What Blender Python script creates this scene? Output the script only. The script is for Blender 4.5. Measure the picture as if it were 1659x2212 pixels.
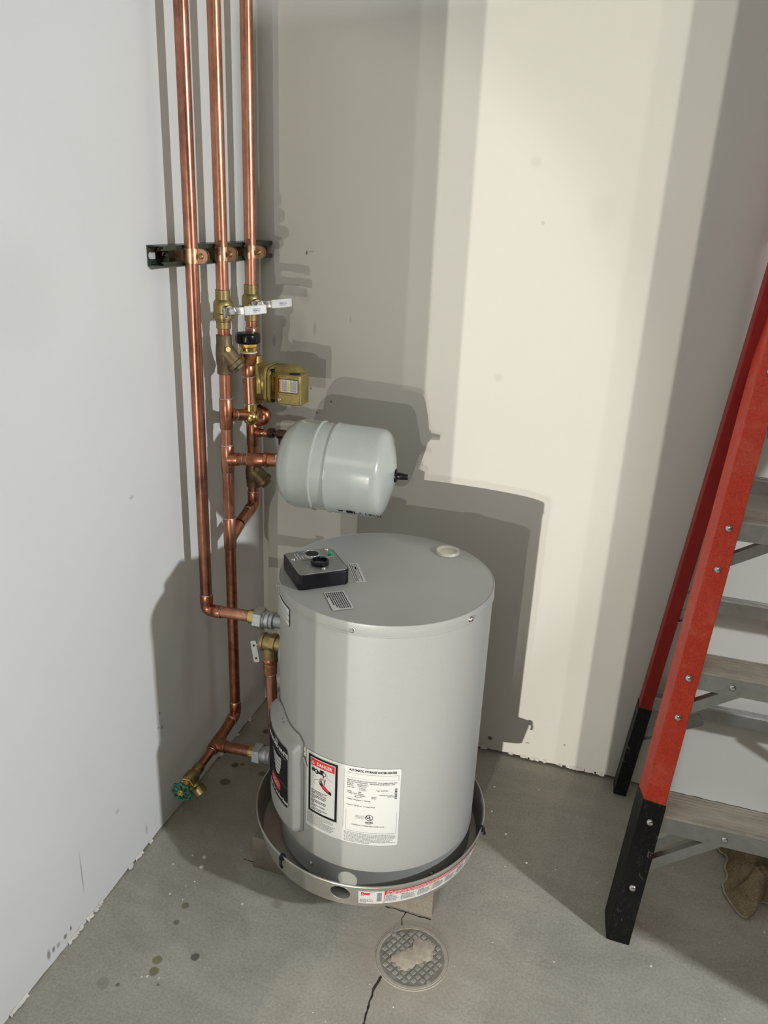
import bpy, bmesh, math, random
from mathutils import Vector, Matrix, Euler
random.seed(7)
for o in list(bpy.data.objects): bpy.data.objects.remove(o, do_unlink=True)
C = bpy.context.scene.collection
SC = bpy.context.scene
V = Vector
PI = math.pi
R = math.radians

# ---------------------------------------------------------------- camera
yaw, pitch, roll, F = -0.291483495, 0.363900272, 0.043898235, 1703.38
fw = V((math.sin(yaw)*math.cos(pitch), math.cos(yaw)*math.cos(pitch), -math.sin(pitch)))
rt = V((math.cos(yaw), -math.sin(yaw), 0)); up = rt.cross(fw)
r2 = rt*math.cos(roll) + up*math.sin(roll); u2 = -rt*math.sin(roll) + up*math.cos(roll)
cam = bpy.data.cameras.new('camera'); co = bpy.data.objects.new('camera', cam); C.objects.link(co)
M = Matrix((r2, u2, -fw)).transposed().to_4x4(); M.translation = V((0.967912, -1.978650, 1.5))
co.matrix_world = M
cam.sensor_fit = 'VERTICAL'; cam.sensor_height = 24.0; cam.lens = F/2212*24.0; cam.clip_start = 0.02
SC.camera = co

# ---------------------------------------------------------------- world, lights, exposure
SC.view_settings.view_transform = 'Standard'; SC.view_settings.look = 'None'
SC.view_settings.exposure = 0.14; SC.view_settings.gamma = 1.0; SC.view_settings.use_curve_mapping = False
w = bpy.data.worlds.new('world'); SC.world = w; w.use_nodes = True
w.node_tree.nodes['Background'].inputs[0].default_value = (0.8, 0.85, 1, 1)
w.node_tree.nodes['Background'].inputs[1].default_value = 0.05

def light(kind, loc, power, col, target=None, **k):
    d = bpy.data.lights.new(kind.lower()+'_lamp', kind); d.energy = power; d.color = col
    for a, b in k.items(): setattr(d, a, b)
    o = bpy.data.objects.new('lamp_light', d); C.objects.link(o); o.location = loc
    if target is not None:
        o.rotation_euler = (V(target)-V(loc)).to_track_quat('-Z', 'Y').to_euler()
    return o
WARM = (1.0, 0.955, 0.85); COOL = (0.955, 0.985, 1.0)
# work lights in the next room: they reach the corner through the narrow gap of the front wall
light('POINT', (0.3663, -5.0, 0.41), 300, WARM, shadow_soft_size=0.0012)
light('POINT', (0.3475, -5.0, 0.415), 300, WARM, shadow_soft_size=0.0012)
light('POINT', (0.3795, -5.0, 0.412), 62, WARM, shadow_soft_size=0.0012)
# small work light near the gap, and one standing higher, both inside the room
light('SPOT', (0.34, -3.9, 0.42), 58, WARM, target=(0.0, 0.0, 0.95), shadow_soft_size=0.012, spot_size=R(31.5), spot_blend=0.3)
light('SPOT', (0.66, -3.7, 1.02), 46, WARM, target=(0.05, 0.0, 0.95), shadow_soft_size=0.012, spot_size=R(33), spot_blend=0.35)
# cool shop light on the right
light('AREA', (4.1, -1.62, 2.12), 97, COOL, target=(0.0, -0.6, 0.8), shape='SQUARE', size=0.13)
# added weak overhead fill in place of ambient bounce, no real fixture
light('AREA', (1.5, -2.9, 3.1), 21, (1.0, 0.975, 0.88), target=(1.3, -1.9, 0), shape='SQUARE', size=1.8)

# ---------------------------------------------------------------- material helpers
class MT:
    def __init__(s, name):
        s.m = bpy.data.materials.new(name); s.m.use_nodes = True
        s.t = s.m.node_tree; s.b = s.t.nodes['Principled BSDF']; s.pos = None
    def n(s, typ, **k):
        x = s.t.nodes.new(typ)
        for a, b in k.items(): setattr(x, a, b)
        return x
    def l(s, a, b): s.t.links.new(a, b)
    def P(s):
        if s.pos is None:
            g = s.n('ShaderNodeNewGeometry'); s.pos = g.outputs['Position']
        return s.pos
    def noise(s, scale, detail=4, rough=0.55, vec=None, stretch=None, dist=0.0):
        x = s.n('ShaderNodeTexNoise'); x.inputs['Scale'].default_value = scale
        x.inputs['Detail'].default_value = detail; x.inputs['Roughness'].default_value = rough
        x.inputs['Distortion'].default_value = dist
        v = vec or s.P()
        if stretch:
            mp = s.n('ShaderNodeMapping'); s.l(v, mp.inputs['Vector']); mp.inputs['Scale'].default_value = stretch; v = mp.outputs['Vector']
        s.l(v, x.inputs['Vector']); return x.outputs['Fac']
    def ramp(s, fac, stops):
        r = s.n('ShaderNodeValToRGB'); e = r.color_ramp.elements
        while len(e) < len(stops): e.new(0.5)
        for i, (p, c) in enumerate(stops):
            e[i].position = p; e[i].color = (c[0], c[1], c[2], 1) if hasattr(c, '__len__') else (c, c, c, 1)
        s.l(fac, r.inputs['Fac']); return r.outputs['Color']
    def mix(s, fac, a, b, blend='MIX'):
        x = s.n('ShaderNodeMix', data_type='RGBA', blend_type=blend)
        for sock, v in ((x.inputs[0], fac), (x.inputs[6], a), (x.inputs[7], b)):
            if isinstance(v, (int, float)): sock.default_value = v
            elif isinstance(v, tuple): sock.default_value = (v[0], v[1], v[2], 1)
            else: s.l(v, sock)
        return x.outputs[2]
    def math(s, op, a, b=None, c=None, clamp=False):
        x = s.n('ShaderNodeMath', operation=op); x.use_clamp = clamp
        for i, v in enumerate((a, b, c)):
            if v is None: continue
            if isinstance(v, (int, float)): x.inputs[i].default_value = v
            else: s.l(v, x.inputs[i])
        return x.outputs[0]
    def spot(s, p, r, soft=0.3, wob=0.35, nz=None, sc=(1, 1, 1)):
        """mask of a small mark centred on p"""
        d = s.n('ShaderNodeVectorMath', operation='SUBTRACT'); s.l(s.P(), d.inputs[0]); d.inputs[1].default_value = p
        m = s.n('ShaderNodeVectorMath', operation='MULTIPLY'); s.l(d.outputs[0], m.inputs[0]); m.inputs[1].default_value = sc
        ln = s.n('ShaderNodeVectorMath', operation='LENGTH'); s.l(m.outputs[0], ln.inputs[0])
        v = s.math('DIVIDE', ln.outputs['Value'], r)
        if nz is not None: v = s.math('ADD', v, s.math('MULTIPLY', s.math('SUBTRACT', nz, 0.5), wob*2))
        mr = s.n('ShaderNodeMapRange'); s.l(v, mr.inputs[0]); mr.inputs[1].default_value = 1-soft; mr.inputs[2].default_value = 1+soft
        mr.inputs[3].default_value = 1; mr.inputs[4].default_value = 0
        return mr.outputs[0]
    def set(s, col=None, rough=None, metal=None, bump=None, bs=0.2, bd=0.002, coat=None, spec=None):
        for nm, v in (('Base Color', col), ('Roughness', rough), ('Metallic', metal), ('Coat Weight', coat), ('Specular IOR Level', spec)):
            if v is None: continue
            if isinstance(v, tuple): s.b.inputs[nm].default_value = (v[0], v[1], v[2], 1)
            elif isinstance(v, (int, float)): s.b.inputs[nm].default_value = v
            else: s.l(v, s.b.inputs[nm])
        if bump is not None:
            b = s.n('ShaderNodeBump'); b.inputs['Strength'].default_value = bs; b.inputs['Distance'].default_value = bd
            s.l(bump, b.inputs['Height']); s.l(b.outputs['Normal'], s.b.inputs['Normal'])
        return s.m
def L(*c):   # sRGB 0..255 -> linear
    return tuple((x/255/12.92 if x/255 <= 0.04045 else ((x/255+0.055)/1.055)**2.4) for x in c)
def simple(name, col, rough=0.5, metal=0.0, var=0.06, scale=40, bs=0.05, **k):
    t = MT(name); n = t.noise(scale, 5)
    a = tuple(x*(1-var) for x in col); b = tuple(min(1, x*(1+var)) for x in col)
    c = t.ramp(n, [(0.3, a), (0.7, b)])
    rr = t.math('ADD', t.math('MULTIPLY', n, 0.12), rough-0.06)
    return t.set(c, rr, metal, bump=n, bs=bs, bd=0.0005, **k)

MA = {}
def drywall(name, base, marks, axis):
    t = MT(name); big = t.noise(1.6, 3); fine = t.noise(260, 3)
    c = t.ramp(big, [(0.3, tuple(x*0.965 for x in base)), (0.7, tuple(x*1.02 for x in base))])
    sm = t.ramp(t.noise(7, 6, 0.7, dist=0.4), [(0.66, 0.0), (0.82, 1.0)])
    c = t.mix(t.math('MULTIPLY', sm, 0.10), c, (0.30, 0.28, 0.25))
    nz = t.noise(150, 3)
    for p, r, dk, sc in marks:
        m = t.spot(p, r, 0.4, 0.3, nz, sc)
        c = t.mix(t.math('MULTIPLY', m, dk), c, (0.12, 0.10, 0.085))
    return t.set(c, 0.72, 0, bump=t.math('ADD', fine, t.math('MULTIPLY', t.noise(28, 3), 0.6)), bs=0.14, bd=0.001, spec=0.3)
O = (1, 1, 1)
MA['wall_l'] = drywall('painted_drywall_left', (0.66, 0.665, 0.66), [
    ((0, -0.906, 0.137), 0.0030, 0.45, (1, 1.4, 0.06)), ((0, -0.958, 0.033), 0.0045, 0.85, (1, 1.5, 0.8)), ((0, -0.976, 0.029), 0.006, 0.8, (1, 1.3, 1)),
    ((0, -0.998, 0.029), 0.006, 0.55, (1, 1.2, 1)), ((0, -1.012, 0.032), 0.006, 0.75, (1, 1.6, 0.8)), ((0, -1.027, 0.033), 0.008, 0.7, (1, 1.6, 0.7)), ((0, -0.671, 0.055), 0.007, 0.35, (1, 2, 0.5)),
    ((0, -0.771, 0.191), 0.005, 0.35, (1, 1, 1)), ((0, -0.576, 0.289), 0.0035, 0.7, (1, 1, 0.7)), ((0, -0.582, 0.334), 0.003, 0.8, O), ((0, -0.592, 0.298), 0.0025, 0.7, O),
    ((0, -0.627, 0.909), 0.0035, 0.35, (1, 0.5, 1)), ((0, -0.9, 1.35), 0.09, 0.05, (1, 0.8, 1)), ((0, -0.42, 0.50), 0.05, 0.12, (1, 2, 0.4)), ((0, -0.45, 0.36), 0.05, 0.1, (1, 2, 0.4))], 0)
MA['wall_b'] = drywall('painted_drywall_back', (0.645, 0.640, 0.605), [
    ((0.136, 0, 1.392), 0.0032, 0.95, (1.4, 1, 0.7)), ((0.149, 0, 1.396), 0.003, 0.45, (0.5, 1, 2)), ((0.26, 0, 1.233), 0.004, 0.25, (2.2, 1, 0.5)), ((0.042, 0, 1.161), 0.005, 0.4, (1.4, 1, 0.4)),
    ((0.13, 0, 1.28), 0.015, 0.1, (1, 1, 1)), ((0.10, 0, 1.18), 0.035, 0.14, (1, 1, 0.6)), ((0.16, 0, 1.2), 0.005, 0.2, (1, 1, 0.3)), ((0.735, 0, 0.047), 0.0062, 1.0, O),
    ((0.86, 0, 1.52), 0.026, 0.05, (1, 1, 0.7)), ((0.70, 0, 1.62), 0.012, 0.10, O), ((0.73, 0, 1.49), 0.004, 0.25, O), ((0.66, 0, 1.12), 0.01, 0.12, O),
    ((0.15, 0, 1.04), 0.003, 0.7, O), ((0.21, 0, 1.01), 0.003, 0.7, O), ((0.13, 0, 0.945), 0.0025, 0.9, O), ((0.16, 0, 0.94), 0.0025, 0.8, O), ((0.17, 0, 0.975), 0.0025, 0.9, O),
    ((0.845, 0, 0.06), 0.003, 0.7, (0.5, 1, 1.5)), ((0.95, 0, 0.08), 0.003, 0.6, O), ((0.24, 0, 0.86), 0.003, 0.5, O), ((0.42, 0, 1.0), 0.05, 0.0, O)], 1)
MA['raw_gypsum'] = simple('torn_paper_edge', (0.62, 0.60, 0.56), 0.9, var=0.2, scale=60)
MA['dark'] = simple('dark_gap', (0.028, 0.022, 0.018), 0.95)
MA['ceil'] = simple('dark_shop_paint', (0.17, 0.158, 0.125), 0.8)

def concrete():
    t = MT('troweled_concrete')
    big = t.noise(1.3, 5, 0.6, dist=0.6); mid = t.noise(9, 7, 0.62, dist=0.8); fine = t.noise(170, 4, 0.6); nz = t.noise(70, 4, 0.6); tr = t.noise(3.2, 6, 0.62, stretch=(1.0, 2.4, 1.0), dist=1.5)
    c = t.ramp(big, [(0.3, (0.30, 0.288, 0.245)), (0.7, (0.40, 0.388, 0.335))])
    c = t.mix(0.55, c, t.ramp(mid, [(0.32, (0.272, 0.262, 0.224)), (0.68, (0.43, 0.415, 0.36))]))
    c = t.mix(0.35, c, t.ramp(tr, [(0.35, (0.26, 0.255, 0.225)), (0.65, (0.45, 0.43, 0.37))]))
    c = t.mix(0.22, c, t.ramp(fine, [(0.35, (0.16, 0.15, 0.13)), (0.65, (0.55, 0.52, 0.47))]))
    sp = t.ramp(t.noise(330, 2, 0.5), [(0.30, 1.0), (0.335, 0.0)])
    c = t.mix(t.math('MULTIPLY', sp, 0.45), c, (0.09, 0.08, 0.065))
    sw = t.ramp(t.noise(240, 2, 0.5), [(0.735, 0.0), (0.75, 1.0)])
    c = t.mix(t.math('MULTIPLY', sw, 0.6), c, (0.66, 0.63, 0.56))
    st = [  # x, y, radius, darkness, colour
        (0.181, -0.798, 0.0085, 0.75, (0.13, 0.115, 0.05)), (0.186, -0.844, 0.0065, 0.75, (0.12, 0.09, 0.05)),
        (0.199, -0.940, 0.0105, 0.7, (0.14, 0.125, 0.05)), (0.207, -0.965, 0.0105, 0.75, (0.13, 0.12, 0.04)),
        (0.270, -0.907, 0.0095, 0.75, (0.06, 0.05, 0.04)), (0.125, -1.023, 0.013, 0.35, (0.13, 0.13, 0.10)),
        (0.066, -0.395, 0.014, 0.85, (0.045, 0.035, 0.02)), (0.059, -0.322, 0.010, 0.9, (0.03, 0.025, 0.015)), (0.076, -0.311, 0.006, 0.8, (0.04, 0.03, 0.02)),
        (0.146, -0.328, 0.010, 0.8, (0.05, 0.04, 0.02)), (0.074, -0.149, 0.011, 0.95, (0.02, 0.015, 0.01)), (0.120, -0.06, 0.02, 0.5, (0.08, 0.06, 0.04)),
        (0.375, -0.723, 0.012, 0.35, (0.17, 0.13, 0.08)), (0.46, -0.80, 0.02, 0.12, (0.15, 0.12, 0.08)), (0.42, -1.13, 0.03, 0.2, (0.15, 0.13, 0.09)), (0.33, -1.15, 0.02, 0.25, (0.13, 0.13, 0.1)), (0.155, -1.016, 0.004, 0.7, (0.06, 0.05, 0.04)), (0.232, -0.989, 0.003, 0.7, (0.06, 0.05, 0.04))]
    for x, y, r, a, col in st:
        m = t.spot((x, y, 0), r, 0.16, 0.28, nz)
        c = t.mix(t.math('MULTIPLY', m, a), c, col)
    m = t.spot((0.706, -0.75, 0), 0.13, 0.3, 0.3, mid)
    c = t.mix(t.math('MULTIPLY', m, 0.35), c, (0.33, 0.285, 0.235))
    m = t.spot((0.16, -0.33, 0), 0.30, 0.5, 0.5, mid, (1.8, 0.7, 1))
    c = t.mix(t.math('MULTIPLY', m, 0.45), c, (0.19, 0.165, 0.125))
    rg = t.ramp(mid, [(0.3, 0.42), (0.7, 0.62)])
    return t.set(c, rg, 0, bump=t.math('ADD', t.math('MULTIPLY', fine, 0.5), mid), bs=0.22, bd=0.0025, spec=0.35)
MA['floor'] = concrete()

def metal_var(name, c1, c2, c3, rough, scale=18, metal=1.0, stretch=None, bs=0.06):
    t = MT(name); tc = t.n('ShaderNodeTexCoord').outputs['Object']
    n = t.noise(scale, 6, 0.6, vec=tc, stretch=stretch, dist=0.5); f = t.noise(scale*9, 4, 0.6, vec=tc, stretch=stretch)
    c = t.ramp(n, [(0.28, c1), (0.52, c2), (0.78, c3)])
    c = t.mix(0.25, c, t.ramp(f, [(0.3, c1), (0.7, c3)]))
    rr = t.math('ADD', t.math('MULTIPLY', n, 0.22), rough-0.11)
    return t.set(c, rr, metal, bump=f, bs=bs, bd=0.0004)
MA['copper'] = metal_var('bare_copper', (0.24, 0.095, 0.06), (0.50, 0.225, 0.145), (0.74, 0.40, 0.275), 0.34, 16, stretch=(1, 1, 0.35))
MA['copper_d'] = metal_var('tarnished_copper', (0.10, 0.045, 0.045), (0.40, 0.17, 0.115), (0.66, 0.32, 0.215), 0.30, 7, stretch=(1, 1, 0.7))
MA['copper_f'] = metal_var('flux_stained_copper', (0.24, 0.088, 0.05), (0.46, 0.19, 0.115), (0.64, 0.30, 0.19), 0.33, 45)
MA['solder'] = metal_var('solder', (0.45, 0.43, 0.40), (0.66, 0.64, 0.60), (0.82, 0.8, 0.76), 0.36, 60)
MA['brass'] = metal_var('forged_brass', (0.21, 0.155, 0.065), (0.34, 0.26, 0.12), (0.46, 0.365, 0.185), 0.44, 40)
MA['brass_b'] = metal_var('bright_brass', (0.55, 0.38, 0.11), (0.75, 0.55, 0.20), (0.9, 0.7, 0.32), 0.2, 40)
MA['bronze'] = metal_var('dark_cast_bronze', (0.10, 0.072, 0.038), (0.17, 0.125, 0.07), (0.25, 0.19, 0.11), 0.5, 50, 0.75, bs=0.3)
MA['gunmetal'] = metal_var('dark_plated_fitting', (0.05, 0.042, 0.045), (0.11, 0.09, 0.09), (0.22, 0.19, 0.19), 0.3, 70)
MA['zinc'] = metal_var('galvanized_zinc', (0.36, 0.38, 0.39), (0.50, 0.52, 0.53), (0.66, 0.68, 0.69), 0.42, 70, 0.85)
MA['steel'] = metal_var('plated_steel', (0.45, 0.45, 0.45), (0.62, 0.62, 0.62), (0.8, 0.8, 0.8), 0.25, 70)
MA['pump'] = metal_var('gold_green_pump_enamel', (0.25, 0.19, 0.055), (0.34, 0.265, 0.085), (0.43, 0.345, 0.12), 0.36, 60, 0.55, bs=0.12)
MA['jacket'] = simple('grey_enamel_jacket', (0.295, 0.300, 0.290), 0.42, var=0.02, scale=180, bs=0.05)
MA['lid'] = simple('grey_enamel_lid', (0.345, 0.350, 0.335), 0.44, var=0.03, scale=9, bs=0.03, spec=0.4)  # lid colour lifted above the jacket's to make up for weaker light
MA['cover'] = simple('grey_plastic_cover', (0.285, 0.290, 0.28), 0.42, var=0.03, scale=120)
MA['exp'] = simple('pale_grey_green_enamel', (0.405, 0.445, 0.425), 0.24, var=0.02, scale=120, coat=0.25)
MA['pan'] = metal_var('galvanized_pan_sheet', (0.33, 0.32, 0.29), (0.42, 0.405, 0.37), (0.52, 0.505, 0.465), 0.40, 9, 0.7)
MA['strut'] = metal_var('dark_green_strut_paint', (0.016, 0.03, 0.022), (0.028, 0.05, 0.037), (0.06, 0.09, 0.07), 0.35, 30, 0.2)
MA['strap'] = metal_var('copper_plated_strap', (0.50, 0.27, 0.16), (0.66, 0.38, 0.24), (0.80, 0.52, 0.36), 0.34, 50)
MA['black'] = simple('black_plastic', (0.006, 0.006, 0.009), 0.24, var=0.2, spec=0.3)
MA['green'] = simple('green_wheel_enamel', (0.005, 0.085, 0.05), 0.25, var=0.25, coat=0.4)
MA['led'] = simple('green_indicator_lens', (0.0, 0.22, 0.12), 0.15, coat=0.6)
MA['white'] = simple('white_label_stock', (0.52, 0.52, 0.51), 0.45, var=0.01)
MA['offwhite'] = simple('off_white_label_stock', (0.54, 0.54, 0.54), 0.45, var=0.01)
MA['vinyl'] = simple('white_vinyl_grip', (0.74, 0.75, 0.74), 0.32, var=0.02)
MA['ink'] = simple('black_ink', (0.009, 0.009, 0.009), 0.6, spec=0.12)
MA['grey_ink'] = simple('grey_ink', (0.16, 0.16, 0.16), 0.5)
MA['light_ink'] = simple('silver_ink', (0.40, 0.40, 0.40), 0.4)
MA['blue_ink'] = simple('blue_ink', (0.03, 0.09, 0.35), 0.4)
MA['red_ink'] = simple('red_ink', (0.52, 0.015, 0.02), 0.4)
MA['orange_ink'] = simple('orange_ink', (0.75, 0.20, 0.02), 0.4)
MA['yellow_ink'] = simple('yellow_ink', (0.8, 0.72, 0.05), 0.4)
MA['plug'] = simple('ivory_plastic_plug', (0.56, 0.54, 0.47), 0.4)
MA['plate'] = metal_var('brushed_plate', (0.22, 0.22, 0.21), (0.31, 0.31, 0.29), (0.42, 0.42, 0.40), 0.42, 25, 0.75)
MA['darkin'] = simple('dark_opening', (0.008, 0.008, 0.008), 0.8)

def block_mat():
    t = MT('concrete_paver'); a = t.noise(30, 7, 0.7); f = t.noise(190, 3, 0.6)
    c = t.ramp(a, [(0.3, (0.13, 0.113, 0.09)), (0.7, (0.215, 0.19, 0.152))])
    c = t.mix(0.3, c, t.ramp(f, [(0.35, (0.14, 0.12, 0.09)), (0.65, (0.33, 0.30, 0.25))]))
    return t.set(c, 0.9, 0, bump=f, bs=0.6, bd=0.002)
MA['block'] = block_mat()

def fiberglass(name, a, b, fuzz):
    t = MT(name); tc = t.n('ShaderNodeTexCoord').outputs['Object']
    n = t.noise(160, 5, 0.7, vec=tc, dist=2.5); g = t.noise(14, 5, 0.65, vec=tc, dist=1)
    c = t.ramp(n, [(0.35, a), (0.7, b)])
    c = t.mix(t.math('MULTIPLY', t.ramp(g, [(0.5, 0.0), (0.75, 1.0)]), 0.35), c, fuzz)
    v = t.n('ShaderNodeTexVoronoi', feature='DISTANCE_TO_EDGE'); v.inputs['Scale'].default_value = 55
    wv = t.n('ShaderNodeVectorMath', operation='ADD'); t.l(tc, wv.inputs[0])
    nn = t.n('ShaderNodeTexNoise'); nn.inputs['Scale'].default_value = 22; t.l(tc, nn.inputs['Vector'])
    sc = t.n('ShaderNodeVectorMath', operation='SCALE'); t.l(nn.outputs['Color'], sc.inputs[0]); sc.inputs['Scale'].default_value = 0.06
    t.l(sc.outputs[0], wv.inputs[1]); t.l(wv.outputs[0], v.inputs['Vector'])
    ln = t.ramp(v.outputs['Distance'], [(0.0, 1.0), (0.022, 0.0)])
    c = t.mix(t.math('MULTIPLY', ln, t.math('MULTIPLY', g, 0.45)), c, fuzz)
    return t.set(c, 0.52, 0, bump=n, bs=0.25, bd=0.0006, coat=0.0)
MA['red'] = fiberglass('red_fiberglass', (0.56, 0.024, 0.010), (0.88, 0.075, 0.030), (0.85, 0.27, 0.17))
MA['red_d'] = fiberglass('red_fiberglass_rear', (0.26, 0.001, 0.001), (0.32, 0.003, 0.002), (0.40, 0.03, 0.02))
def scratched():
    t = MT('scratched_black_rubber'); tc = t.n('ShaderNodeTexCoord').outputs['Object']
    n = t.noise(90, 6, 0.75, vec=tc, stretch=(1, 1, 0.5), dist=1.2)
    c = t.ramp(n, [(0.54, (0.008, 0.008, 0.009)), (0.64, (0.03, 0.029, 0.027)), (0.72, (0.42, 0.40, 0.38))])
    return t.set(c, 0.5, 0, bump=n, bs=0.3, bd=0.0008, spec=0.25)
MA['boot'] = scratched()
MA['alu'] = metal_var('ladder_aluminium', (0.33, 0.335, 0.33), (0.42, 0.425, 0.42), (0.53, 0.53, 0.52), 0.42, 40, 0.8)
MA['alu_dirty'] = metal_var('dirty_tread_aluminium', (0.40, 0.38, 0.35), (0.66, 0.63, 0.56), (0.82, 0.79, 0.72), 0.62, 16, 0.1, stretch=(0.35, 1.5, 1))
def canvas():
    t = MT('dirty_canvas'); f = t.noise(420, 3, 0.6); a = t.noise(22, 6, 0.65)
    c = t.ramp(a, [(0.3, (0.12, 0.09, 0.05)), (0.7, (0.36, 0.30, 0.19))])
    c = t.mix(0.4, c, t.ramp(f, [(0.35, (0.07, 0.05, 0.03)), (0.65, (0.50, 0.43, 0.30))]))
    return t.set(c, 0.95, 0, bump=f, bs=0.7, bd=0.002, spec=0.1)
MA['canvas'] = canvas()
MA['cement'] = simple('dried_cement_smear', (0.42, 0.375, 0.30), 0.9, var=0.22, scale=55, bs=0.5)
MA['castiron'] = simple('dusty_cast_cover', (0.20, 0.19, 0.16), 0.85, var=0.30, scale=45, bs=0.4)
MA['castboss'] = simple('dusty_cast_boss', (0.275, 0.27, 0.235), 0.8, var=0.2, scale=45, bs=0.3)

# ---------------------------------------------------------------- geometry helpers
class MB:
    def __init__(s): s.v = []; s.f = []
    def add(s, vs, fs):
        b = len(s.v); s.v += [V(p) for p in vs]; s.f += [tuple(b+i for i in f) for f in fs]; return s
    def frame(s, d):
        d = V(d).normalized(); a = V((0, 0, 1)) if abs(d.z) < 0.9 else V((1, 0, 0))
        x = a.cross(d).normalized(); return x, d.cross(x).normalized(), d
    def lathe(s, prof, o, d, seg=32, cap0=True, cap1=True, a0=0.0):
        """prof: list of (radius, height along d)"""
        x, y, z = s.frame(d); o = V(o); vs = []; fs = []; n = len(prof)
        for r, h in prof:
            for k in range(seg):
                a = a0+2*PI*k/seg; vs.append(o+z*h+x*(r*math.cos(a))+y*(r*math.sin(a)))
        for i in range(n-1):
            for k in range(seg):
                k2 = (k+1) % seg; fs.append((i*seg+k, i*seg+k2, (i+1)*seg+k2, (i+1)*seg+k))
        if cap0: fs.append(tuple(range(seg-1, -1, -1)))
        if cap1: fs.append(tuple((n-1)*seg+k for k in range(seg)))
        return s.add(vs, fs)
    def cyl(s, p0, p1, r0, r1=None, seg=32, bev=0.0):
        r1 = r0 if r1 is None else r1; p0 = V(p0); p1 = V(p1); h = (p1-p0).length
        pr = [(r0, 0), (r1, h)] if not bev else [(r0-bev, 0), (r0, bev), (r1, h-bev), (r1-bev, h)]
        return s.lathe(pr, p0, p1-p0, seg)
    def hexn(s, p0, p1, r, a0=0.0, bev=0.0012):
        h = (V(p1)-V(p0)).length
        return s.lathe([(r-bev*1.5, 0), (r, bev), (r, h-bev), (r-bev*1.5, h)], p0, V(p1)-V(p0), 6, a0=a0)
    def tube(s, pts, r, seg=24, fillet=0.0, fs=6, cap=True):
        pts = [V(p) for p in pts]; path = [pts[0]]
        for i in range(1, len(pts)-1):
            p = pts[i]; a = (pts[i-1]-p).normalized(); b = (pts[i+1]-p).normalized()
            ang = a.angle(b); t = fillet/math.tan(ang/2) if fillet > 0 else 0
            t = min(t, (pts[i-1]-p).length*0.49, (pts[i+1]-p).length*0.49)
            if t < 1e-5: path.append(p); continue
            A = p+a*t; B = p+b*t
            for k in range(fs+1):
                u = k/fs; path.append(A*(1-u)**2+p*(2*u*(1-u))+B*u*u)
        path.append(pts[-1]); n = len(path); vs = []; f = []
        t0 = (path[1]-path[0]).normalized(); x, y, _ = s.frame(t0)
        for i, p in enumerate(path):
            t = (path[min(i+1, n-1)]-path[max(i-1, 0)]).normalized()
            x = (x-t*x.dot(t)).normalized(); y = t.cross(x)
            for k in range(seg):
                a = 2*PI*k/seg; vs.append(p+x*(r*math.cos(a))+y*(r*math.sin(a)))
        for i in range(n-1):
            for k in range(seg):
                k2 = (k+1) % seg; f.append((i*seg+k, i*seg+k2, (i+1)*seg+k2, (i+1)*seg+k))
        if cap: f.append(tuple(range(seg-1, -1, -1))); f.append(tuple((n-1)*seg+k for k in range(seg)))
        return s.add(vs, f)
    def torus(s, o, d, r, rr, seg=28, ss=8):
        x, y, z = s.frame(d); o = V(o); vs = []; f = []
        for i in range(seg):
            a = 2*PI*i/seg; e = x*math.cos(a)+y*math.sin(a)
            for j in range(ss):
                b = 2*PI*j/ss; vs.append(o+e*(r+rr*math.cos(b))+z*(rr*math.sin(b)))
        for i in range(seg):
            for j in range(ss):
                i2 = (i+1) % seg; j2 = (j+1) % ss; f.append((i*ss+j, i2*ss+j, i2*ss+j2, i*ss+j2))
        return s.add(vs, f)
    def ball(s, o, r, seg=20, rings=10, sc=(1, 1, 1)):
        o = V(o); vs = [o+V((0, 0, r*sc[2]))]; f = []
        for i in range(1, rings):
            a = PI*i/rings
            for k in range(seg):
                b = 2*PI*k/seg; vs.append(o+V((r*sc[0]*math.sin(a)*math.cos(b), r*sc[1]*math.sin(a)*math.sin(b), r*sc[2]*math.cos(a))))
        vs.append(o-V((0, 0, r*sc[2]))); last = len(vs)-1
        for k in range(seg): f.append((0, 1+k, 1+(k+1) % seg))
        for i in range(rings-2):
            for k in range(seg):
                a = 1+i*seg; b = a+seg; f.append((a+k, b+k, b+(k+1) % seg, a+(k+1) % seg))
        for k in range(seg): f.append((last, 1+(rings-2)*seg+(k+1) % seg, 1+(rings-2)*seg+k))
        return s.add(vs, f)
    def box(s, c, size, X=(1, 0, 0), Y=(0, 1, 0), Z=(0, 0, 1)):
        c = V(c); X = V(X)*size[0]/2; Y = V(Y)*size[1]/2; Z = V(Z)*size[2]/2
        vs = [c+X*a+Y*b+Z*d for a in (-1, 1) for b in (-1, 1) for d in (-1, 1)]
        return s.add(vs, [(0, 1, 3, 2), (4, 6, 7, 5), (0, 4, 5, 1), (2, 3, 7, 6), (0, 2, 6, 4), (1, 5, 7, 3)])
    def prism(s, poly, o, X, Y, h):
        """2D outline poly in the plane X,Y at o, thickness h along X x Y"""
        o = V(o); X = V(X); Y = V(Y); Z = X.cross(Y).normalized()*h; n = len(poly)
        vs = [o+X*a+Y*b for a, b in poly]; vs += [p+Z for p in vs]
        f = [tuple(range(n-1, -1, -1)), tuple(range(n, 2*n))]+[(i, (i+1) % n, n+(i+1) % n, n+i) for i in range(n)]
        return s.add(vs, f)
    def beam(s, prof, p0, p1, X, cap=True):
        """sweep a closed 2D outline (a along X, b along Y) from p0 to p1"""
        p0 = V(p0); p1 = V(p1); d = (p1-p0).normalized(); X = V(X); X = (X-d*X.dot(d)).normalized(); Y = d.cross(X); n = len(prof)
        vs = [p0+X*a+Y*b for a, b in prof]+[p1+X*a+Y*b for a, b in prof]
        f = [(i, (i+1) % n, n+(i+1) % n, n+i) for i in range(n)]
        if cap: f += [tuple(range(n-1, -1, -1)), tuple(range(n, 2*n))]
        return s.add(vs, f)
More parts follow.
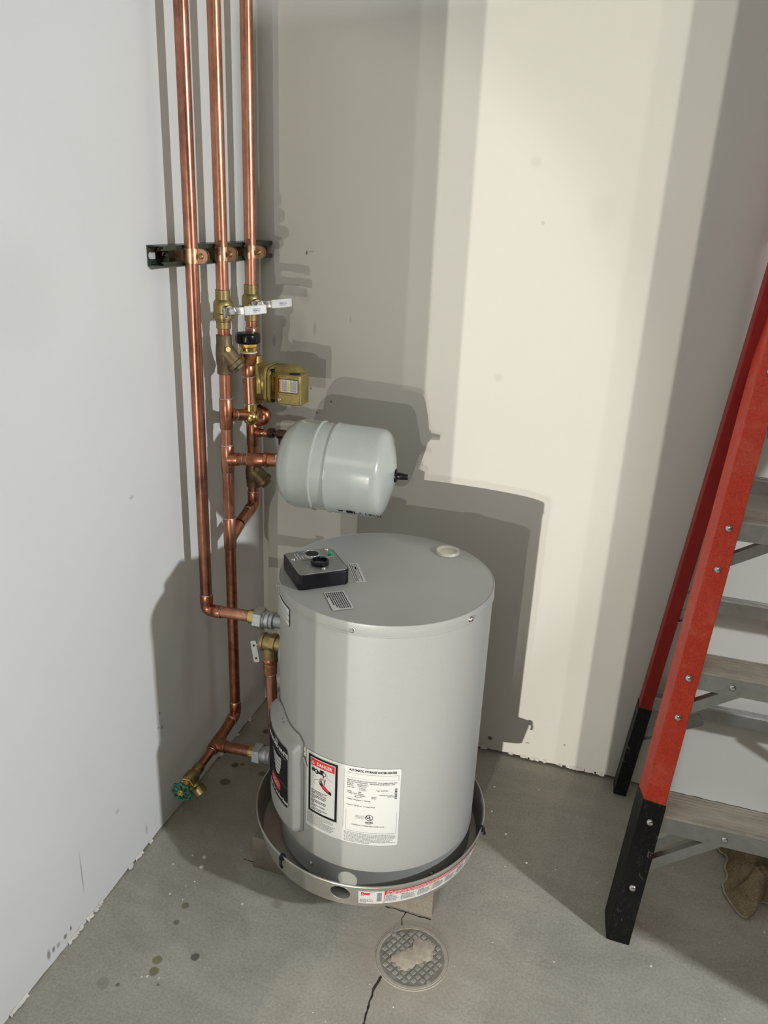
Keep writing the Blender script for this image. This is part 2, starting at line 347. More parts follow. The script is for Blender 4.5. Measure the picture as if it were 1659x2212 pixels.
    def build(s, name, mat, parent=None, smooth=35, bevel=0.0, label=None, recalc=True, kind=None):
        m = bpy.data.meshes.new(name); off = V((0, 0, 0))
        q = parent
        while q is not None: off += q.location; q = q.parent
        m.from_pydata([p-off for p in s.v], [], s.f)
        if recalc:
            bm = bmesh.new(); bm.from_mesh(m); bmesh.ops.recalc_face_normals(bm, faces=bm.faces); bm.to_mesh(m); bm.free()
        if smooth:
            m.polygons.foreach_set('use_smooth', [True]*len(m.polygons)); m.set_sharp_from_angle(angle=R(smooth))
        m.materials.append(MA[mat] if isinstance(mat, str) else mat); m.update()
        o = bpy.data.objects.new(name, m); C.objects.link(o)
        if parent: o.parent = parent
        if bevel:
            b = o.modifiers.new('bevel', 'BEVEL'); b.width = bevel; b.segments = 2; b.limit_method = 'ANGLE'; b.angle_limit = R(40)
        if label: o['label'] = label
        if kind: o['kind'] = kind
        return o
def thing(name, label, cat, loc=(0, 0, 0), group=None):
    o = bpy.data.objects.new(name, None); C.objects.link(o); o.location = loc; o.empty_display_size = 0.05
    o['label'] = label; o['category'] = cat
    if group: o['group'] = group
    return o
def tag(o, label, cat, group=None):
    o['label'] = label; o['category'] = cat
    if group: o['group'] = group
    return o
def struct(o): o['kind'] = 'structure'; return o
def copy_child(o, parent, loc, rot=None):
    c = o.copy(); c.parent = parent; c.location = loc
    if rot is not None: c.rotation_euler = rot
    C.objects.link(c); return c

# text as flat geometry
_tc = {}
def text_geo(txt, bold=0.0):
    k = (txt, bold)
    if k in _tc: return _tc[k]
    cu = bpy.data.curves.new('glyphs', 'FONT'); cu.body = txt; cu.size = 1.0; cu.resolution_u = 2; cu.offset = bold; cu.fill_mode = 'FRONT'
    ob = bpy.data.objects.new('glyphs', cu); me = ob.to_mesh()
    vs = [(p.co.x, p.co.y) for p in me.vertices]; fs = [tuple(p.vertices) for p in me.polygons]
    ob.to_mesh_clear(); bpy.data.objects.remove(ob); bpy.data.curves.remove(cu)
    _tc[k] = (vs, fs); return _tc[k]
class Sheet:
    """a printed label: mp(u, v, offset) -> point; layers gathered per (part name, material)"""
    def __init__(s, mp, du=0.006): s.mp = mp; s.L = {}; s.du = du
    def mb(s, name, mat):
        if (name, mat) not in s.L: s.L[(name, mat)] = MB()
        return s.L[(name, mat)]
    def rect(s, u0, v0, u1, v1, mat, layer=1, name=None, rad=0.0):
        n = max(1, int(math.ceil((u1-u0)/s.du))); us = [u0+(u1-u0)*i/n for i in range(n+1)]
        if rad > 0: us = sorted(set([round(x, 6) for x in us]+[round(u0+rad*t, 6) for t in (0.1, 0.3, 0.6, 1)]+[round(u1-rad*t, 6) for t in (0.1, 0.3, 0.6, 1)]))
        def ins(u):
            if rad <= 0: return 0
            d = min(u-u0, u1-u)
            return rad-math.sqrt(max(0, rad*rad-(rad-d)**2)) if d < rad else 0
        vs = []; h = layer*0.00025
        for u in us: i = ins(u); vs += [s.mp(u, v0+i, h), s.mp(u, v1-i, h)]
        s.mb(name or 'printed_area', mat).add(vs, [(2*i, 2*i+2, 2*i+3, 2*i+1) for i in range(len(us)-1)])
    def frame(s, u0, v0, u1, v1, t, mat, layer=1, name='border'):
        s.rect(u0, v0, u1, v0+t, mat, layer, name); s.rect(u0, v1-t, u1, v1, mat, layer, name)
        s.rect(u0, v0+t, u0+t, v1-t, mat, layer, name); s.rect(u1-t, v0+t, u1, v1-t, mat, layer, name)
    def poly(s, pts, mat, layer=1, name='printed_area'):
        s.mb(name, mat).add([s.mp(u, v, layer*0.00025) for u, v in pts], [tuple(range(len(pts)))])
    def ring(s, u, v, ru, rv, t, mat, layer=2, name='printed_lines', n=28, a0=0, a1=360):
        pt = []; m = n+1
        for i in range(m):
            a = R(a0+(a1-a0)*i/n); pt += [s.mp(u+ru*math.cos(a), v+rv*math.sin(a), layer*0.00025), s.mp(u+(ru-t)*math.cos(a), v+(rv-t)*math.sin(a), layer*0.00025)]
        s.mb(name, mat).add(pt, [(2*i, 2*i+2, 2*i+3, 2*i+1) for i in range(m-1)])
    def line(s, u0, v0, u1, v1, t, mat, layer=2, name='printed_lines'):
        d = math.hypot(u1-u0, v1-v0); nx, ny = -(v1-v0)/d*t/2, (u1-u0)/d*t/2
        s.poly([(u0-nx, v0-ny), (u1-nx, v1-ny), (u1+nx, v1+ny), (u0+nx, v0+ny)], mat, layer, name)
    def text(s, txt, u, v, h, mat, layer=2, align='L', bold=0.0, wid=None, rot=0, name='printed_text', sx=1.0):
        vs, fs = text_geo(txt, bold)
        x0 = min(p[0] for p in vs); x1 = max(p[0] for p in vs); k = h/0.72; kx = k*sx
        if wid: kx = wid/(x1-x0)
        W_ = (x1-x0)*kx; o = {'L': 0, 'C': -W_/2, 'R': -W_}[align]; ca, sa = math.cos(R(rot)), math.sin(R(rot)); out = []
        for x, y in vs:
            a = (x-x0)*kx+o; b = y*k; out.append(s.mp(u+a*ca-b*sa, v+a*sa+b*ca, layer*0.00025))
        s.mb(name, mat).add(out, fs)
    def greek(s, u0, u1, v, h, mat, layer=2, name='fine_print', wmin=0.002, wmax=0.006, gap=0.0012, cut=1.0):
        u = u0; end = u0+(u1-u0)*cut
        while u < end-wmin:
            w_ = min(random.uniform(wmin, wmax), end-u); s.rect(u, v, u+w_, v+h, mat, layer, name); u += w_+gap
    def build(s, parent, basename, basemat):
        base = s.L.pop((basename, basemat)).build(basename, basemat, parent, smooth=0, recalc=False)
        for (n, m), mb in s.L.items():
            mb.build(n, m, base, smooth=0, recalc=False)
        return base
def cylmap(cx, cy, r, azc):
    """u metres along the skin (rightwards as seen from outside), v = world z"""
    def f(u, v, h):
        a = R(azc)+u/r; return V((cx+(r+0.0004+h)*math.cos(a), cy+(r+0.0004+h)*math.sin(a), v))
    return f
def planemap(o, X, Y):
    o = V(o); X = V(X).normalized(); Y = V(Y).normalized(); N = X.cross(Y)
    return lambda u, v, h: o+X*u+Y*v+N*(h+0.0003)

# ================================================================ ROOM
FY, RX, CZ = -4.1, 4.6, 3.2
b = MB(); b.box((2.3, -3.0, -0.05), (5.4, 6.8, 0.10)); floor = struct(b.build('floor', 'floor', smooth=0))
# wall panels with a ragged lower edge standing off the slab
def ragged(p0, p1, nrm, z1, mat, name, base, amp, seed):
    rnd = random.Random(seed); p0 = V(p0); p1 = V(p1); L_ = (p1-p0).length; n = int(L_/0.012); vs = []; fs = []
    zz = base; prof = []
    for i in range(n+1):
        u = i/n
        zz += rnd.uniform(-1, 1)*amp*0.5; zz = max(base-amp, min(base+amp, zz)); z = zz+(rnd.uniform(-amp, amp) if rnd.random() < 0.1 else 0)
        prof.append(max(0.0012, z))
    T = V(nrm)*-0.0127
    for i in range(n+1):
        p = p0.lerp(p1, i/n); vs += [p+V((0, 0, prof[i])), p+V((0, 0, z1)), p+T+V((0, 0, prof[i])), p+T+V((0, 0, z1))]
    for i in range(n):
        a = 4*i; c = 4*(i+1); fs += [(a, c, c+1, a+1), (a+2, a+3, c+3, c+2), (a, a+2, c+2, c), (a+1, c+1, c+3, a+3)]
    m = MB(); m.add(vs, fs); return struct(m.build(name, mat, smooth=0))
wl = ragged((0, 0.05, 0), (0, FY-1.9, 0), (1, 0, 0), CZ, 'wall_l', 'wall_left', 0.0035, 0.003, 3)
wb = ragged((-0.05, 0, 0), (RX, 0, 0), (0, -1, 0), CZ, 'wall_b', 'wall_back', 0.0085, 0.004, 5)
b = MB(); b.box((-0.035, -3.0, 0.05), (0.04, 6.2, 0.12)); b.box((2.3, 0.035, 0.05), (4.8, 0.04, 0.12)); struct(b.build('trim_1', 'dark', smooth=0))
b = MB(); b.box((RX+0.06, -3.0, CZ/2), (0.12, 6.3, CZ)); struct(b.build('wall_right', 'ceil', smooth=0))
b = MB(); b.box((2.3, -3.0, CZ+0.05), (5.0, 6.4, 0.10)); struct(b.build('ceiling', 'ceil', smooth=0))
b = MB(); b.box((0.385/2-0.02, FY-0.006, CZ/2), (0.385+0.04, 0.012, CZ)); b.box(((0.4782+RX)/2, FY-0.006, CZ/2), (RX-0.4782, 0.012, CZ)); struct(b.build('wall_front', 'ceil', smooth=0))
b = MB(); b.box((2.3, FY-1.9, CZ/2), (4.8, 0.10, CZ)); struct(b.build('wall_far', 'ceil', smooth=0))
# torn paper at the foot of the left wall
b = MB(); rnd = random.Random(11)
for y in [-0.12, -0.20, -0.30, -0.66, -0.71, -0.745, -0.86, -0.875, -0.90, -0.935, -0.96, -1.11, -1.13, -1.24, -1.27]:
    n = 5; l = rnd.uniform(0.012, 0.03); h = rnd.uniform(0.004, 0.009)
    top = [(y-l/2+l*i/n, 0.004+h*rnd.uniform(0.6, 1)) for i in range(n+1)]; bot = [(y-l/2+l*i/n, 0.001+rnd.uniform(0, 0.003)) for i in range(n+1)]
    vs = [(0.0006, a, z) for a, z in top]+[(rnd.uniform(0.003, 0.008), a, z) for a, z in bot]
    b.add(vs, [(i, i+1, n+2+i, n+1+i) for i in range(n)])
b.build('torn_paper', 'raw_gypsum', wl, smooth=0, kind='stuff')
b = MB()
for x in [0.50, 0.60, 0.66, 0.72, 0.80, 0.84, 0.87, 0.90, 0.945, 0.975, 1.0, 1.03, 1.06]:
    n = 4; l = rnd.uniform(0.01, 0.03); h = rnd.uniform(0.003, 0.006)
    vs = [(x-l/2+l*i/n, -0.0006, 0.011+h*rnd.uniform(0.6, 1)) for i in range(n+1)]+[(x-l/2+l*i/n, -rnd.uniform(0.002, 0.006), 0.005+rnd.uniform(0, 0.004)) for i in range(n+1)]
    b.add(vs, [(i, i+1, n+2+i, n+1+i) for i in range(n)])
b.build('torn_paper', 'raw_gypsum', wb, smooth=0, kind='stuff')
# crack in the slab
def crack(pts, w0, w1, seed):
    rnd = random.Random(seed); P_ = []
    for (a, b_) in zip(pts[:-1], pts[1:]):
        a = V(a); b_ = V(b_); n = max(2, int((b_-a).length/0.006))
        for i in range(n): P_.append(a.lerp(b_, i/n)+V((rnd.uniform(-1, 1), rnd.uniform(-1, 1)))*0.0012)
    P_.append(V(pts[-1])); vs = []; n = len(P_)
    for i, p in enumerate(P_):
        d = (P_[min(i+1, n-1)]-P_[max(i-1, 0)]).normalized(); q = V((-d.y, d.x)); ww = (w0+(w1-w0)*i/(n-1))*rnd.uniform(0.5, 1.3)/2
        vs += [(p.x+q.x*ww, p.y+q.y*ww, 0.0003), (p.x-q.x*ww, p.y-q.y*ww, 0.0003)]
    return vs, [(2*i, 2*i+1, 2*i+3, 2*i+2) for i in range(n-1)]
b = MB(); b.add(*crack([(0.659, -0.816), (0.652, -0.85), (0.657, -0.93), (0.646, -1.02), (0.655, -1.2)], 0.005, 0.003, 2))
b.add(*crack([(0.664, -0.680), (0.659, -0.664), (0.6615, -0.643)], 0.003, 0.003, 4)); b.build('crack', 'dark', floor, smooth=0, recalc=False)
b = MB(); b.add(*crack([(0.24, -0.628), (0.36, -0.634), (0.5, -0.6405), (0.60, -0.6445), (0.722, -0.6455)], 0.002, 0.003, 6)); b.build('crack', 'dark', floor, smooth=0, recalc=False)
# chips and grit
b = MB(); rnd = random.Random(21)
chips = [(0.150, -0.655, .008), (0.158, -0.685, .009), (0.12, -0.66, .004), (0.09, -0.70, .004), (0.13, -0.78, .004), (0.165, -0.73, .004), (0.30, -0.75, .005), (0.42, -0.74, .007), (0.44, -0.745, .008), (0.49, -0.755, .005), (0.53, -0.77, .005),
         (0.70, -0.655, .005), (0.905, -0.40, .005), (0.84, -0.32, .004), (0.79, -0.25, .004), (0.78, -0.15, .004), (0.20, -0.98, .005), (0.19, -0.985, .004), (0.225, -0.975, .004), (1.20, -0.60, .005), (0.33, -0.34, .004), (0.90, -0.12, .003), (1.45, -0.42, .004), (1.0, -0.66, .004), (0.93, -0.93, .004)]
for i in range(90):
    x = rnd.uniform(0.06, 1.4); chips.append((x, rnd.uniform(-1.1, -0.06), rnd.uniform(0.0012, 0.0028)))
for x, y, r in chips:
    if math.hypot(x-0.53, y+0.49) < 0.30 or 0.24 < x < 0.74 and -0.66 < y < -0.3: continue
    n = 5; a0 = rnd.uniform(0, 6); vs = [(x+r*rnd.uniform(.6, 1)*math.cos(a0+2*PI*k/n), y+r*rnd.uniform(.6, 1)*math.sin(a0+2*PI*k/n), 0.0002) for k in range(n)]
    vs += [(x, y, r*0.55)]; b.add(vs, [(k, (k+1) % n, n) for k in range(n)])
b.build('grit', 'raw_gypsum', floor, smooth=0, kind='stuff')

# ================================================================ WATER HEATER
HX, HY, HR = 0.533, -0.486, 0.2327
HZ0, HZ1 = 0.0975, 0.765
ht = thing('water_heater', 'squat grey electric tank water heater standing in a metal drain pan in the corner', 'water heater', (HX, HY, HZ0))
b = MB(); b.lathe([(HR-0.012, 0), (HR-0.0005, 0.004), (HR-0.001, HZ1-0.022-HZ0)], (HX, HY, HZ0), (0, 0, 1), 128, cap1=False); b.build('jacket', 'jacket', ht)
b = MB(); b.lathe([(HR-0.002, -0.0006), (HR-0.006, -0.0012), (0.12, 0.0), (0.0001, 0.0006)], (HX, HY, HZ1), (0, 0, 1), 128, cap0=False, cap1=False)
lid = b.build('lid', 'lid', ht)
b = MB(); b.lathe([(HR-0.001, -0.0262), (HR+0.0006, -0.0262), (HR+0.0016, -0.0245), (HR+0.0016, -0.0228), (HR+0.0002, -0.0212), (HR+0.0007, -0.0200), (HR+0.0007, -0.003), (HR+0.0002, -0.0008), (HR-0.0012, 0.0), (HR-0.0022, -0.0008)], (HX, HY, HZ1), (0, 0, 1), 128, cap0=False, cap1=False)
b.build('rim_band', 'jacket', ht)
def surf(az, r, z): return V((HX+r*math.cos(R(az)), HY+r*math.sin(R(az)), z))
def screw(az, z, parent, r0=HR+0.001, name='screw', rad=0.0042):
    m = MB(); p = surf(az, r0, z); d = V((math.cos(R(az)), math.sin(R(az)), 0))
    m.lathe([(rad*1.5, 0), (rad*1.5, 0.0012), (rad, 0.0014), (rad, 0.0042), (rad*0.7, 0.005)], p, d, 12); return m.build(name, 'steel', parent, smooth=25)
for az in (-89, -27, 33, 95, 160, -151): screw(az, HZ1-0.0155, ht)
screw(-110.5, 0.131, ht); screw(-40, 0.125, ht)
# round knock-out plug in the lid
b = MB(); b.lathe([(0.0, 0.0015), (0.020, 0.0015), (0.0225, 0.006), (0.0262, 0.0065), (0.0275, 0.004), (0.0285, 0.0)], (0.630, -0.322, HZ1), (0, 0, 1), 40, cap0=False, cap1=False)
b.build('lid_plug', 'plug', ht, label='round ivory plug in the lid')
# warning and rating label
U = math.pi/180*HR
mp = cylmap(HX, HY, HR, 0)
S = Sheet(mp); X0, X1 = -114.6*U, -61.6*U
S.rect(X0, 0.2335, X1, 0.4325, 'white', 0, 'rating_label', rad=0.004)
D0, D1 = -112.8*U, -94.6*U
S.frame(D0-0.0012, 0.2745, D1+0.0012, 0.4275, 0.0005, 'grey_ink', 1, 'thin_outline')
S.frame(D0, 0.2765, D1, 0.4255, 0.0052, 'ink', 2, 'black_border')
S.rect(D0+0.0068, 0.4005, D1-0.0068, 0.4178, 'red_ink', 2, 'danger_banner')
S.text('DANGER', (D0+D1)/2+0.0055, 0.4045, 0.0088, 'white', 3, 'C', bold=0.03, wid=0.0385, name='danger_word')
tx = D0+0.0125; S.poly([(tx-0.0045, 0.4042), (tx+0.0045, 0.4042), (tx, 0.4140)], 'white', 3, 'danger_word'); S.rect(tx-0.0006, 0.4065, tx+0.0006, 0.4105, 'red_ink', 4, 'danger_banner'); S.rect(tx-0.0006, 0.4048, tx+0.0006, 0.4058, 'red_ink', 4, 'danger_banner')
# scald pictogram: tap, water and hand
ux = lambda a: D0+0.0075+a; k = 'pictogram'
S.ring(ux(0.006), 0.3905, 0.0045, 0.0055, 0.0018, 'ink', 3, k); S.rect(ux(0.0035), 0.3885, ux(0.009), 0.3925, 'ink', 3, k)
S.ring(ux(0.0145), 0.3885, 0.0055, 0.0062, 0.0022, 'ink', 3, k); S.poly([(ux(0.014), 0.3905), (ux(0.031), 0.3905), (ux(0.033), 0.385), (ux(0.016), 0.3852)], 'ink', 3, k)
S.rect(ux(0.0235), 0.3915, ux(0.033), 0.3965, 'ink', 3, k); S.ring(ux(0.0345), 0.389, 0.0048, 0.0055, 0.0012, 'ink', 3, k); S.line(ux(0.0325), 0.386, ux(0.0325), 0.379, 0.0022, 'ink', 3, k)
S.text('HOT', ux(0.033), 0.3725, 0.0052, 'red_ink', 3, 'C', name='hot_word')
S.line(ux(0.002), 0.3745, ux(0.016), 0.3755, 0.0005, 'grey_ink', 3, k); S.line(ux(0.042), 0.394, ux(0.042), 0.383, 0.0005, 'grey_ink', 3, k); S.line(ux(0.042), 0.383, ux(0.054), 0.3765, 0.0005, 'grey_ink', 3, k)
S.ring(ux(0.020), 0.360, 0.013, 0.009, 0.0006, 'grey_ink', 3, k, a0=90, a1=220)
for (a, z, a2, z2) in [(0.0225, 0.372, 0.030, 0.358), (0.0255, 0.375, 0.031, 0.360), (0.021, 0.366, 0.029, 0.357), (0.036, 0.374, 0.0345, 0.361), (0.0225, 0.361, 0.030, 0.354)]: S.line(ux(a), z, ux(a2), z2, 0.0016, 'ink', 3, k)
S.poly([(ux(0.028), 0.361), (ux(0.036), 0.359), (ux(0.045), 0.352), (ux(0.051), 0.349), (ux(0.051), 0.343), (ux(0.040), 0.348), (ux(0.030), 0.354)], 'red_ink', 3, k)
S.poly([(ux(0.029), 0.3545), (ux(0.040), 0.3485), (ux(0.052), 0.3435), (ux(0.052), 0.3415), (ux(0.040), 0.346), (ux(0.030), 0.352)], 'ink', 4, k)
S.poly([(ux(0.046), 0.3515), (ux(0.0525), 0.3485), (ux(0.0525), 0.342), (ux(0.047), 0.3455)], 'ink', 4, k)
lines = ['Water temperature over 125\u00b0F', 'can cause severe burns', 'instantly or death from scalds.', None, 'Children, disabled and elderly', 'are at highest risk of being', 'scalded.', None, 'See instruction manual before', 'setting temperature at water', 'heater.', None, 'Feel water before bathing or', 'showering.', None, 'Temperature limiting valves are', 'available, see manual.']
z = 0.3360
for t_ in lines:
    if t_ is None: z -= 0.0016; continue
    S.text(t_, D0+0.0080, z, 0.0026, 'ink', 3, 'L', bold=0.024, name='warning_text', sx=0.92); z -= 0.0037
for j in range(10):
    S.greek(X0+0.003, D1-0.002, 0.2700-j*0.0031, 0.0011, 'grey_ink', 2, 'fine_print', cut=(0.9, 0.95, 0.9, 0.6, 1, 0.95, 0.9, 0.95, 0.9, 0.85)[j])
# right side of the label
E0 = -89.5*U; E1 = X1-0.0045; EC = (E0+E1)/2
S.rect(E0-0.0065, 0.2720, E0-0.0058, 0.4215, 'grey_ink', 1, 'thin_outline')
S.text('AUTOMATIC STORAGE WATER HEATER', EC, 0.4215, 0.0052, 'ink', 2, 'C', bold=0.034, wid=0.1000, name='title_text')
S.frame(E0, 0.2655, E1, 0.4165, 0.0006, 'grey_ink', 1, 'thin_outline')
S.rect(E0-0.0050, 0.3215, X1-0.0015, 0.4045, 'white', 2, 'serial_sticker')
rows = [(0.3975, 'BRADFORD WHITE CORPORATION   www.bradfordwhite.com', 0.0), (0.3930, '200 LAFAYETTE STREET   MIDDLEVILLE MI 49333  USA', 0.0), (0.3885, 'Model No:', 0.0), (0.3885, 'LE120U3-1NLA', 0.022), (0.3842, 'Serial No:', 0.0), (0.3842, 'NA45712127', 0.022),
        (0.3795, 'Nom. Cap :', 0.0), (0.3795, '19 US gal', 0.026), (0.3752, '71.9 Liters', 0.026), (0.3775, 'Type: ELECTRIC', 0.062), (0.3690, 'Voltage :', 0.0), (0.3690, '208V', 0.024), (0.3645, 'Wattage Upper Element:', 0.0), (0.3605, 'Lower Element:', 0.017), (0.3605, '6000W', 0.052), (0.3565, 'Maximum:', 0.017), (0.3565, '6000W', 0.052),
        (0.3660, '1-PHASE AC ONLY', 0.068), (0.3622, '50/60 Hz', 0.086), (0.3485, 'Wattage rating based on 50/60 Hz', 0.0), (0.3335, 'Pressure: Test 300 psi.   Working 150 psi', 0.0)]
for z, t_, du in rows: S.text(t_, E0+0.001+du, z, 0.0026, 'ink', 3, 'L', bold=0.02, name='serial_text', wid=0.1035*(1 if '   w' in t_ else 0.97) if len(t_) > 44 else None)
S.text('1', E1-0.004, 0.3975, 0.0028, 'ink', 3, name='serial_text')
zb = 0.3845
for wv in (0.6, 0.9, 0.6, 0.6, 2.6, 0.6, 1.0, 0.6, 0.9, 1.4, 0.6, 1.8, 1.0, 0.6, 1.6): S.rect(E1-0.0075, zb-wv*0.001, E1-0.0022, zb, 'ink', 3, 'barcode'); zb -= wv*0.001+0.0008
uc = E0+0.0505
S.ring(uc, 0.3065, 0.0082, 0.0078, 0.0011, 'ink', 2, 'approval_mark'); S.text('U', uc-0.0025, 0.3045, 0.0072, 'ink', 2, 'C', bold=0.03, name='approval_mark'); S.text('L', uc+0.0028, 0.3015, 0.0072, 'ink', 2, 'C', bold=0.03, name='approval_mark')
S.text('LISTED', uc, 0.2915, 0.0048, 'ink', 2, 'C', bold=0.03, wid=0.0165, name='approval_mark')
S.text('E14612', uc, 0.2885, 0.0022, 'grey_ink', 2, 'C', name='approval_text')
for j, t_ in enumerate(('ALSO LISTED', 'CONFORMS TO', 'UL STD 1453')): S.text(t_, uc-0.020, 0.3080-j*0.0035, 0.0024, 'grey_ink', 2, 'C', name='approval_text')
S.text('COMMERCIAL STORAGE TANK WATER HEATER', EC-0.006, 0.2825, 0.0030, 'ink', 2, 'C', wid=0.070, name='approval_text')
for j in range(8): S.greek(E0-0.003, E1, 0.2610-j*0.0034, 0.0012, 'grey_ink', 2, 'fine_print', cut=(0.97, 1, 1, 0.98, 0.96, 0.9, 1, 0.5)[j])
S.build(ht, 'rating_label', 'white')
# side label at the upper left, with black outline cells
S = Sheet(mp, 0.004); A0, A1 = -168*U, -130.6*U
S.rect(A0, 0.6930, A1, 0.7350, 'ink', 0, 'caution_label', rad=0.004)
for z0, z1 in ((0.7190, 0.7335), (0.7060, 0.7178), (0.6943, 0.7048)):
    S.rect(A0+0.0015, z0, A1-0.0015, z1, 'offwhite', 1, 'label_cell', rad=0.0025)
    for j in range(2): S.greek(A0+0.005, A1-0.008, z0+0.0028+j*0.0036, 0.0013, 'grey_ink', 2, 'fine_print', cut=0.95)
S.build(ht, 'caution_label', 'ink')
# two stickers on the lid
def lid_sticker(o, X, Y, w_, h_, kind):
    X = V((X[0], X[1], 0)).normalized(); Y = V((Y[0], Y[1], 0)).normalized(); Y = (Y-X*X.dot(Y)).normalized()
    if X.cross(Y).z < 0: Y = -Y
    s_ = Sheet(planemap((o[0], o[1], HZ1+0.0004), X, Y), 1.0); nm = 'lid_sticker'
    s_.rect(0, 0, w_, h_, 'white', 0, nm, rad=0.002)
    if kind == 0:
        for j in range(9):
            s_.greek(0.004, w_-0.003, h_-0.0062-j*0.0043, 0.0023, 'ink', 1, 'printed_text', 0.003, 0.008, 0.0011, cut=(0.98, .95, .97, .96, .97, .95, .9, .75, .3)[j])
    else:
        s_.frame(0.006, 0.0070, w_-0.006, h_-0.0055, 0.001, 'ink', 1, 'printed_frame')
        for j in range(3): s_.greek(0.010, w_-0.010, h_-0.0105-j*0.0032, 0.0014, 'grey_ink', 1, 'printed_text', cut=0.95)
        s_.rect(0.018, h_-0.0112, 0.034, h_-0.0085, 'ink', 2, 'printed_frame'); s_.greek(0.004, w_-0.004, 0.0025, 0.0018, 'ink', 1, 'printed_text')
    return s_.build(ht, nm, 'white')
lid_sticker((0.440, -0.624), (0.046, -0.066), (0.031, 0.028), 0.080, 0.043, 0)
lid_sticker((0.4365, -0.472), (0.048, -0.083), (0.021, 0.012), 0.096, 0.0235, 1)
# element access cover on the left front
CZ0, CZ1 = 0.196, 0.455
def cover_shell():
    m = MB(); nu, nv = 46, 40; a0, a1 = -166.0, -116.8; vs = []
    def sm(t): t = max(0, min(1, t)); return t*t*(3-2*t)
    for i in range(nu+1):
        u = i/nu; az = a0+(a1-a0)*u
        ear = math.exp(-((az+142)/9.0)**2)*0.020
        top = CZ1-0.012*(1-sm((u)/0.10))-0.012*(1-sm((1-u)/0.07))+ear; bot = CZ0+0.010*(1-sm(u/0.08))+0.010*(1-sm((1-u)/0.06))
        for j in range(nv+1):
            v = j/nv; z = bot+(top-bot)*v
            eu = min(u, 1-u)*(a1-a0)*U; ev0 = (z-bot); ev1 = (CZ1-0.010)-z
            hgt = sm((eu-0.001)/0.010)*sm((ev0+0.001)/0.014)*sm((ev1-0.002)/0.026)
            # groove under the screw tab
            r_ = HR+0.0035+0.0195*hgt+0.004*sm((ev1-0.03)/0.01)*hgt*0
            vs.append(surf(az, r_, z))
    fs = [(i*(nv+1)+j, (i+1)*(nv+1)+j, (i+1)*(nv+1)+j+1, i*(nv+1)+j+1) for i in range(nu) for j in range(nv)]
    base = len(vs); rim = [i*(nv+1) for i in range(nu+1)]+[nu*(nv+1)+j for j in range(1, nv+1)]+[i*(nv+1)+nv for i in range(nu-1, -1, -1)]+[j for j in range(nv-1, 0, -1)]
    for i in rim:
        p = vs[i]; d = V((p.x-HX, p.y-HY, 0)); l = d.length; vs.append(V((HX, HY, p.z))+d*((HR+0.0003)/l))
    for q in range(len(rim)): fs.append((rim[q], rim[(q+1) % len(rim)], base+(q+1) % len(rim), base+q))
    m.add(vs, fs); return m
cov = cover_shell().build('element_cover', 'cover', ht, smooth=60)
screw(-137.5, 0.4475, cov, HR+0.0036, rad=0.0038)
b = MB()
for i in range(30):
    pass
UR = math.pi/180*0.2565
S = Sheet(cylmap(HX, HY, 0.2562, 0), 0.004); q0, q1 = -160*UR, -122.6*UR; S.rect(q0, 0.2605, q1, 0.4195, 'offwhite', 0, 'brand_label', rad=0.008); S.rect(q0+0.0006, 0.2611, q1-0.0006, 0.4189, 'ink', 1, 'black_field', rad=0.0075)
q1 += 1.0*UR; qc = q1-0.058
S.text('BRADFORD WHITE', q1-0.0035, 0.3940, 0.0105, 'white', 2, 'R', bold=0.045, wid=0.148-0.034, name='brand_name')
S.text('WATER HEATERS', q1-0.012, 0.3860, 0.0030, 'light_ink', 2, 'R', wid=0.045, name='brand_name')
S.rect(qc-0.008, 0.4050, qc+0.010, 0.4150, 'grey_ink', 2, 'small_emblem')
for j in range(5):
    z0 = 0.3775-j*0.0098; n = 14; ua = qc-0.026+0.004*j; ub = qc+0.0245-0.0006*j*j; pt = []
    for i in range(n+1):
        u = ua+(ub-ua)*i/n; t = i/n; dz = -0.004*math.sin(PI*t); pt += [S.mp(u, z0+dz-0.0082*(0.35+0.65*min(1, 2.2*t)), 0.0005), S.mp(u, z0+dz, 0.0005)]
    S.mb('water_emblem', 'light_ink').add(pt, [(2*i, 2*i+2, 2*i+3, 2*i+1) for i in range(n)])
for dz in (0.0, 0.004): S.rect(qc-0.034, 0.3160-dz, q1-0.004, 0.3166-dz, 'grey_ink', 2, 'thin_lines')
S.rect(qc-0.034, 0.2850, qc+0.020, 0.3085, 'red_ink', 2, 'red_badge', rad=0.007)
for da in (-0.022, -0.008, 0.006): S.ring(qc+da, 0.2985, 0.0070, 0.0050, 0.0013, 'white', 3, 'badge_mark', n=20)
S.rect(qc-0.028, 0.2905, qc+0.012, 0.2917, 'white', 3, 'badge_mark')
S.rect(qc-0.032, 0.2800, qc+0.018, 0.2810, 'grey_ink', 2, 'thin_lines')
S.text('Built to be the Best', q1-0.004, 0.2690, 0.0088, 'white', 2, 'R', bold=0.04, wid=0.104, name='slogan')
S.build(cov, 'brand_label', 'offwhite')
# insulation gasket tabs beside the cover
b = MB()
for z in (0.428, 0.416): b.ball(surf(-115.6, HR+0.0005, z), 0.006, 10, 6, (0.5, 0.5, 1.2))
b.build('gasket', 'plug', ht)
b = MB(); b.tube([surf(-116.2, HR+0.003, 0.408), surf(-115.0, HR+0.004, 0.398), surf(-113.9, HR+0.003, 0.388)], 0.0022, 8); b.build('tie_wire', 'jacket', ht)
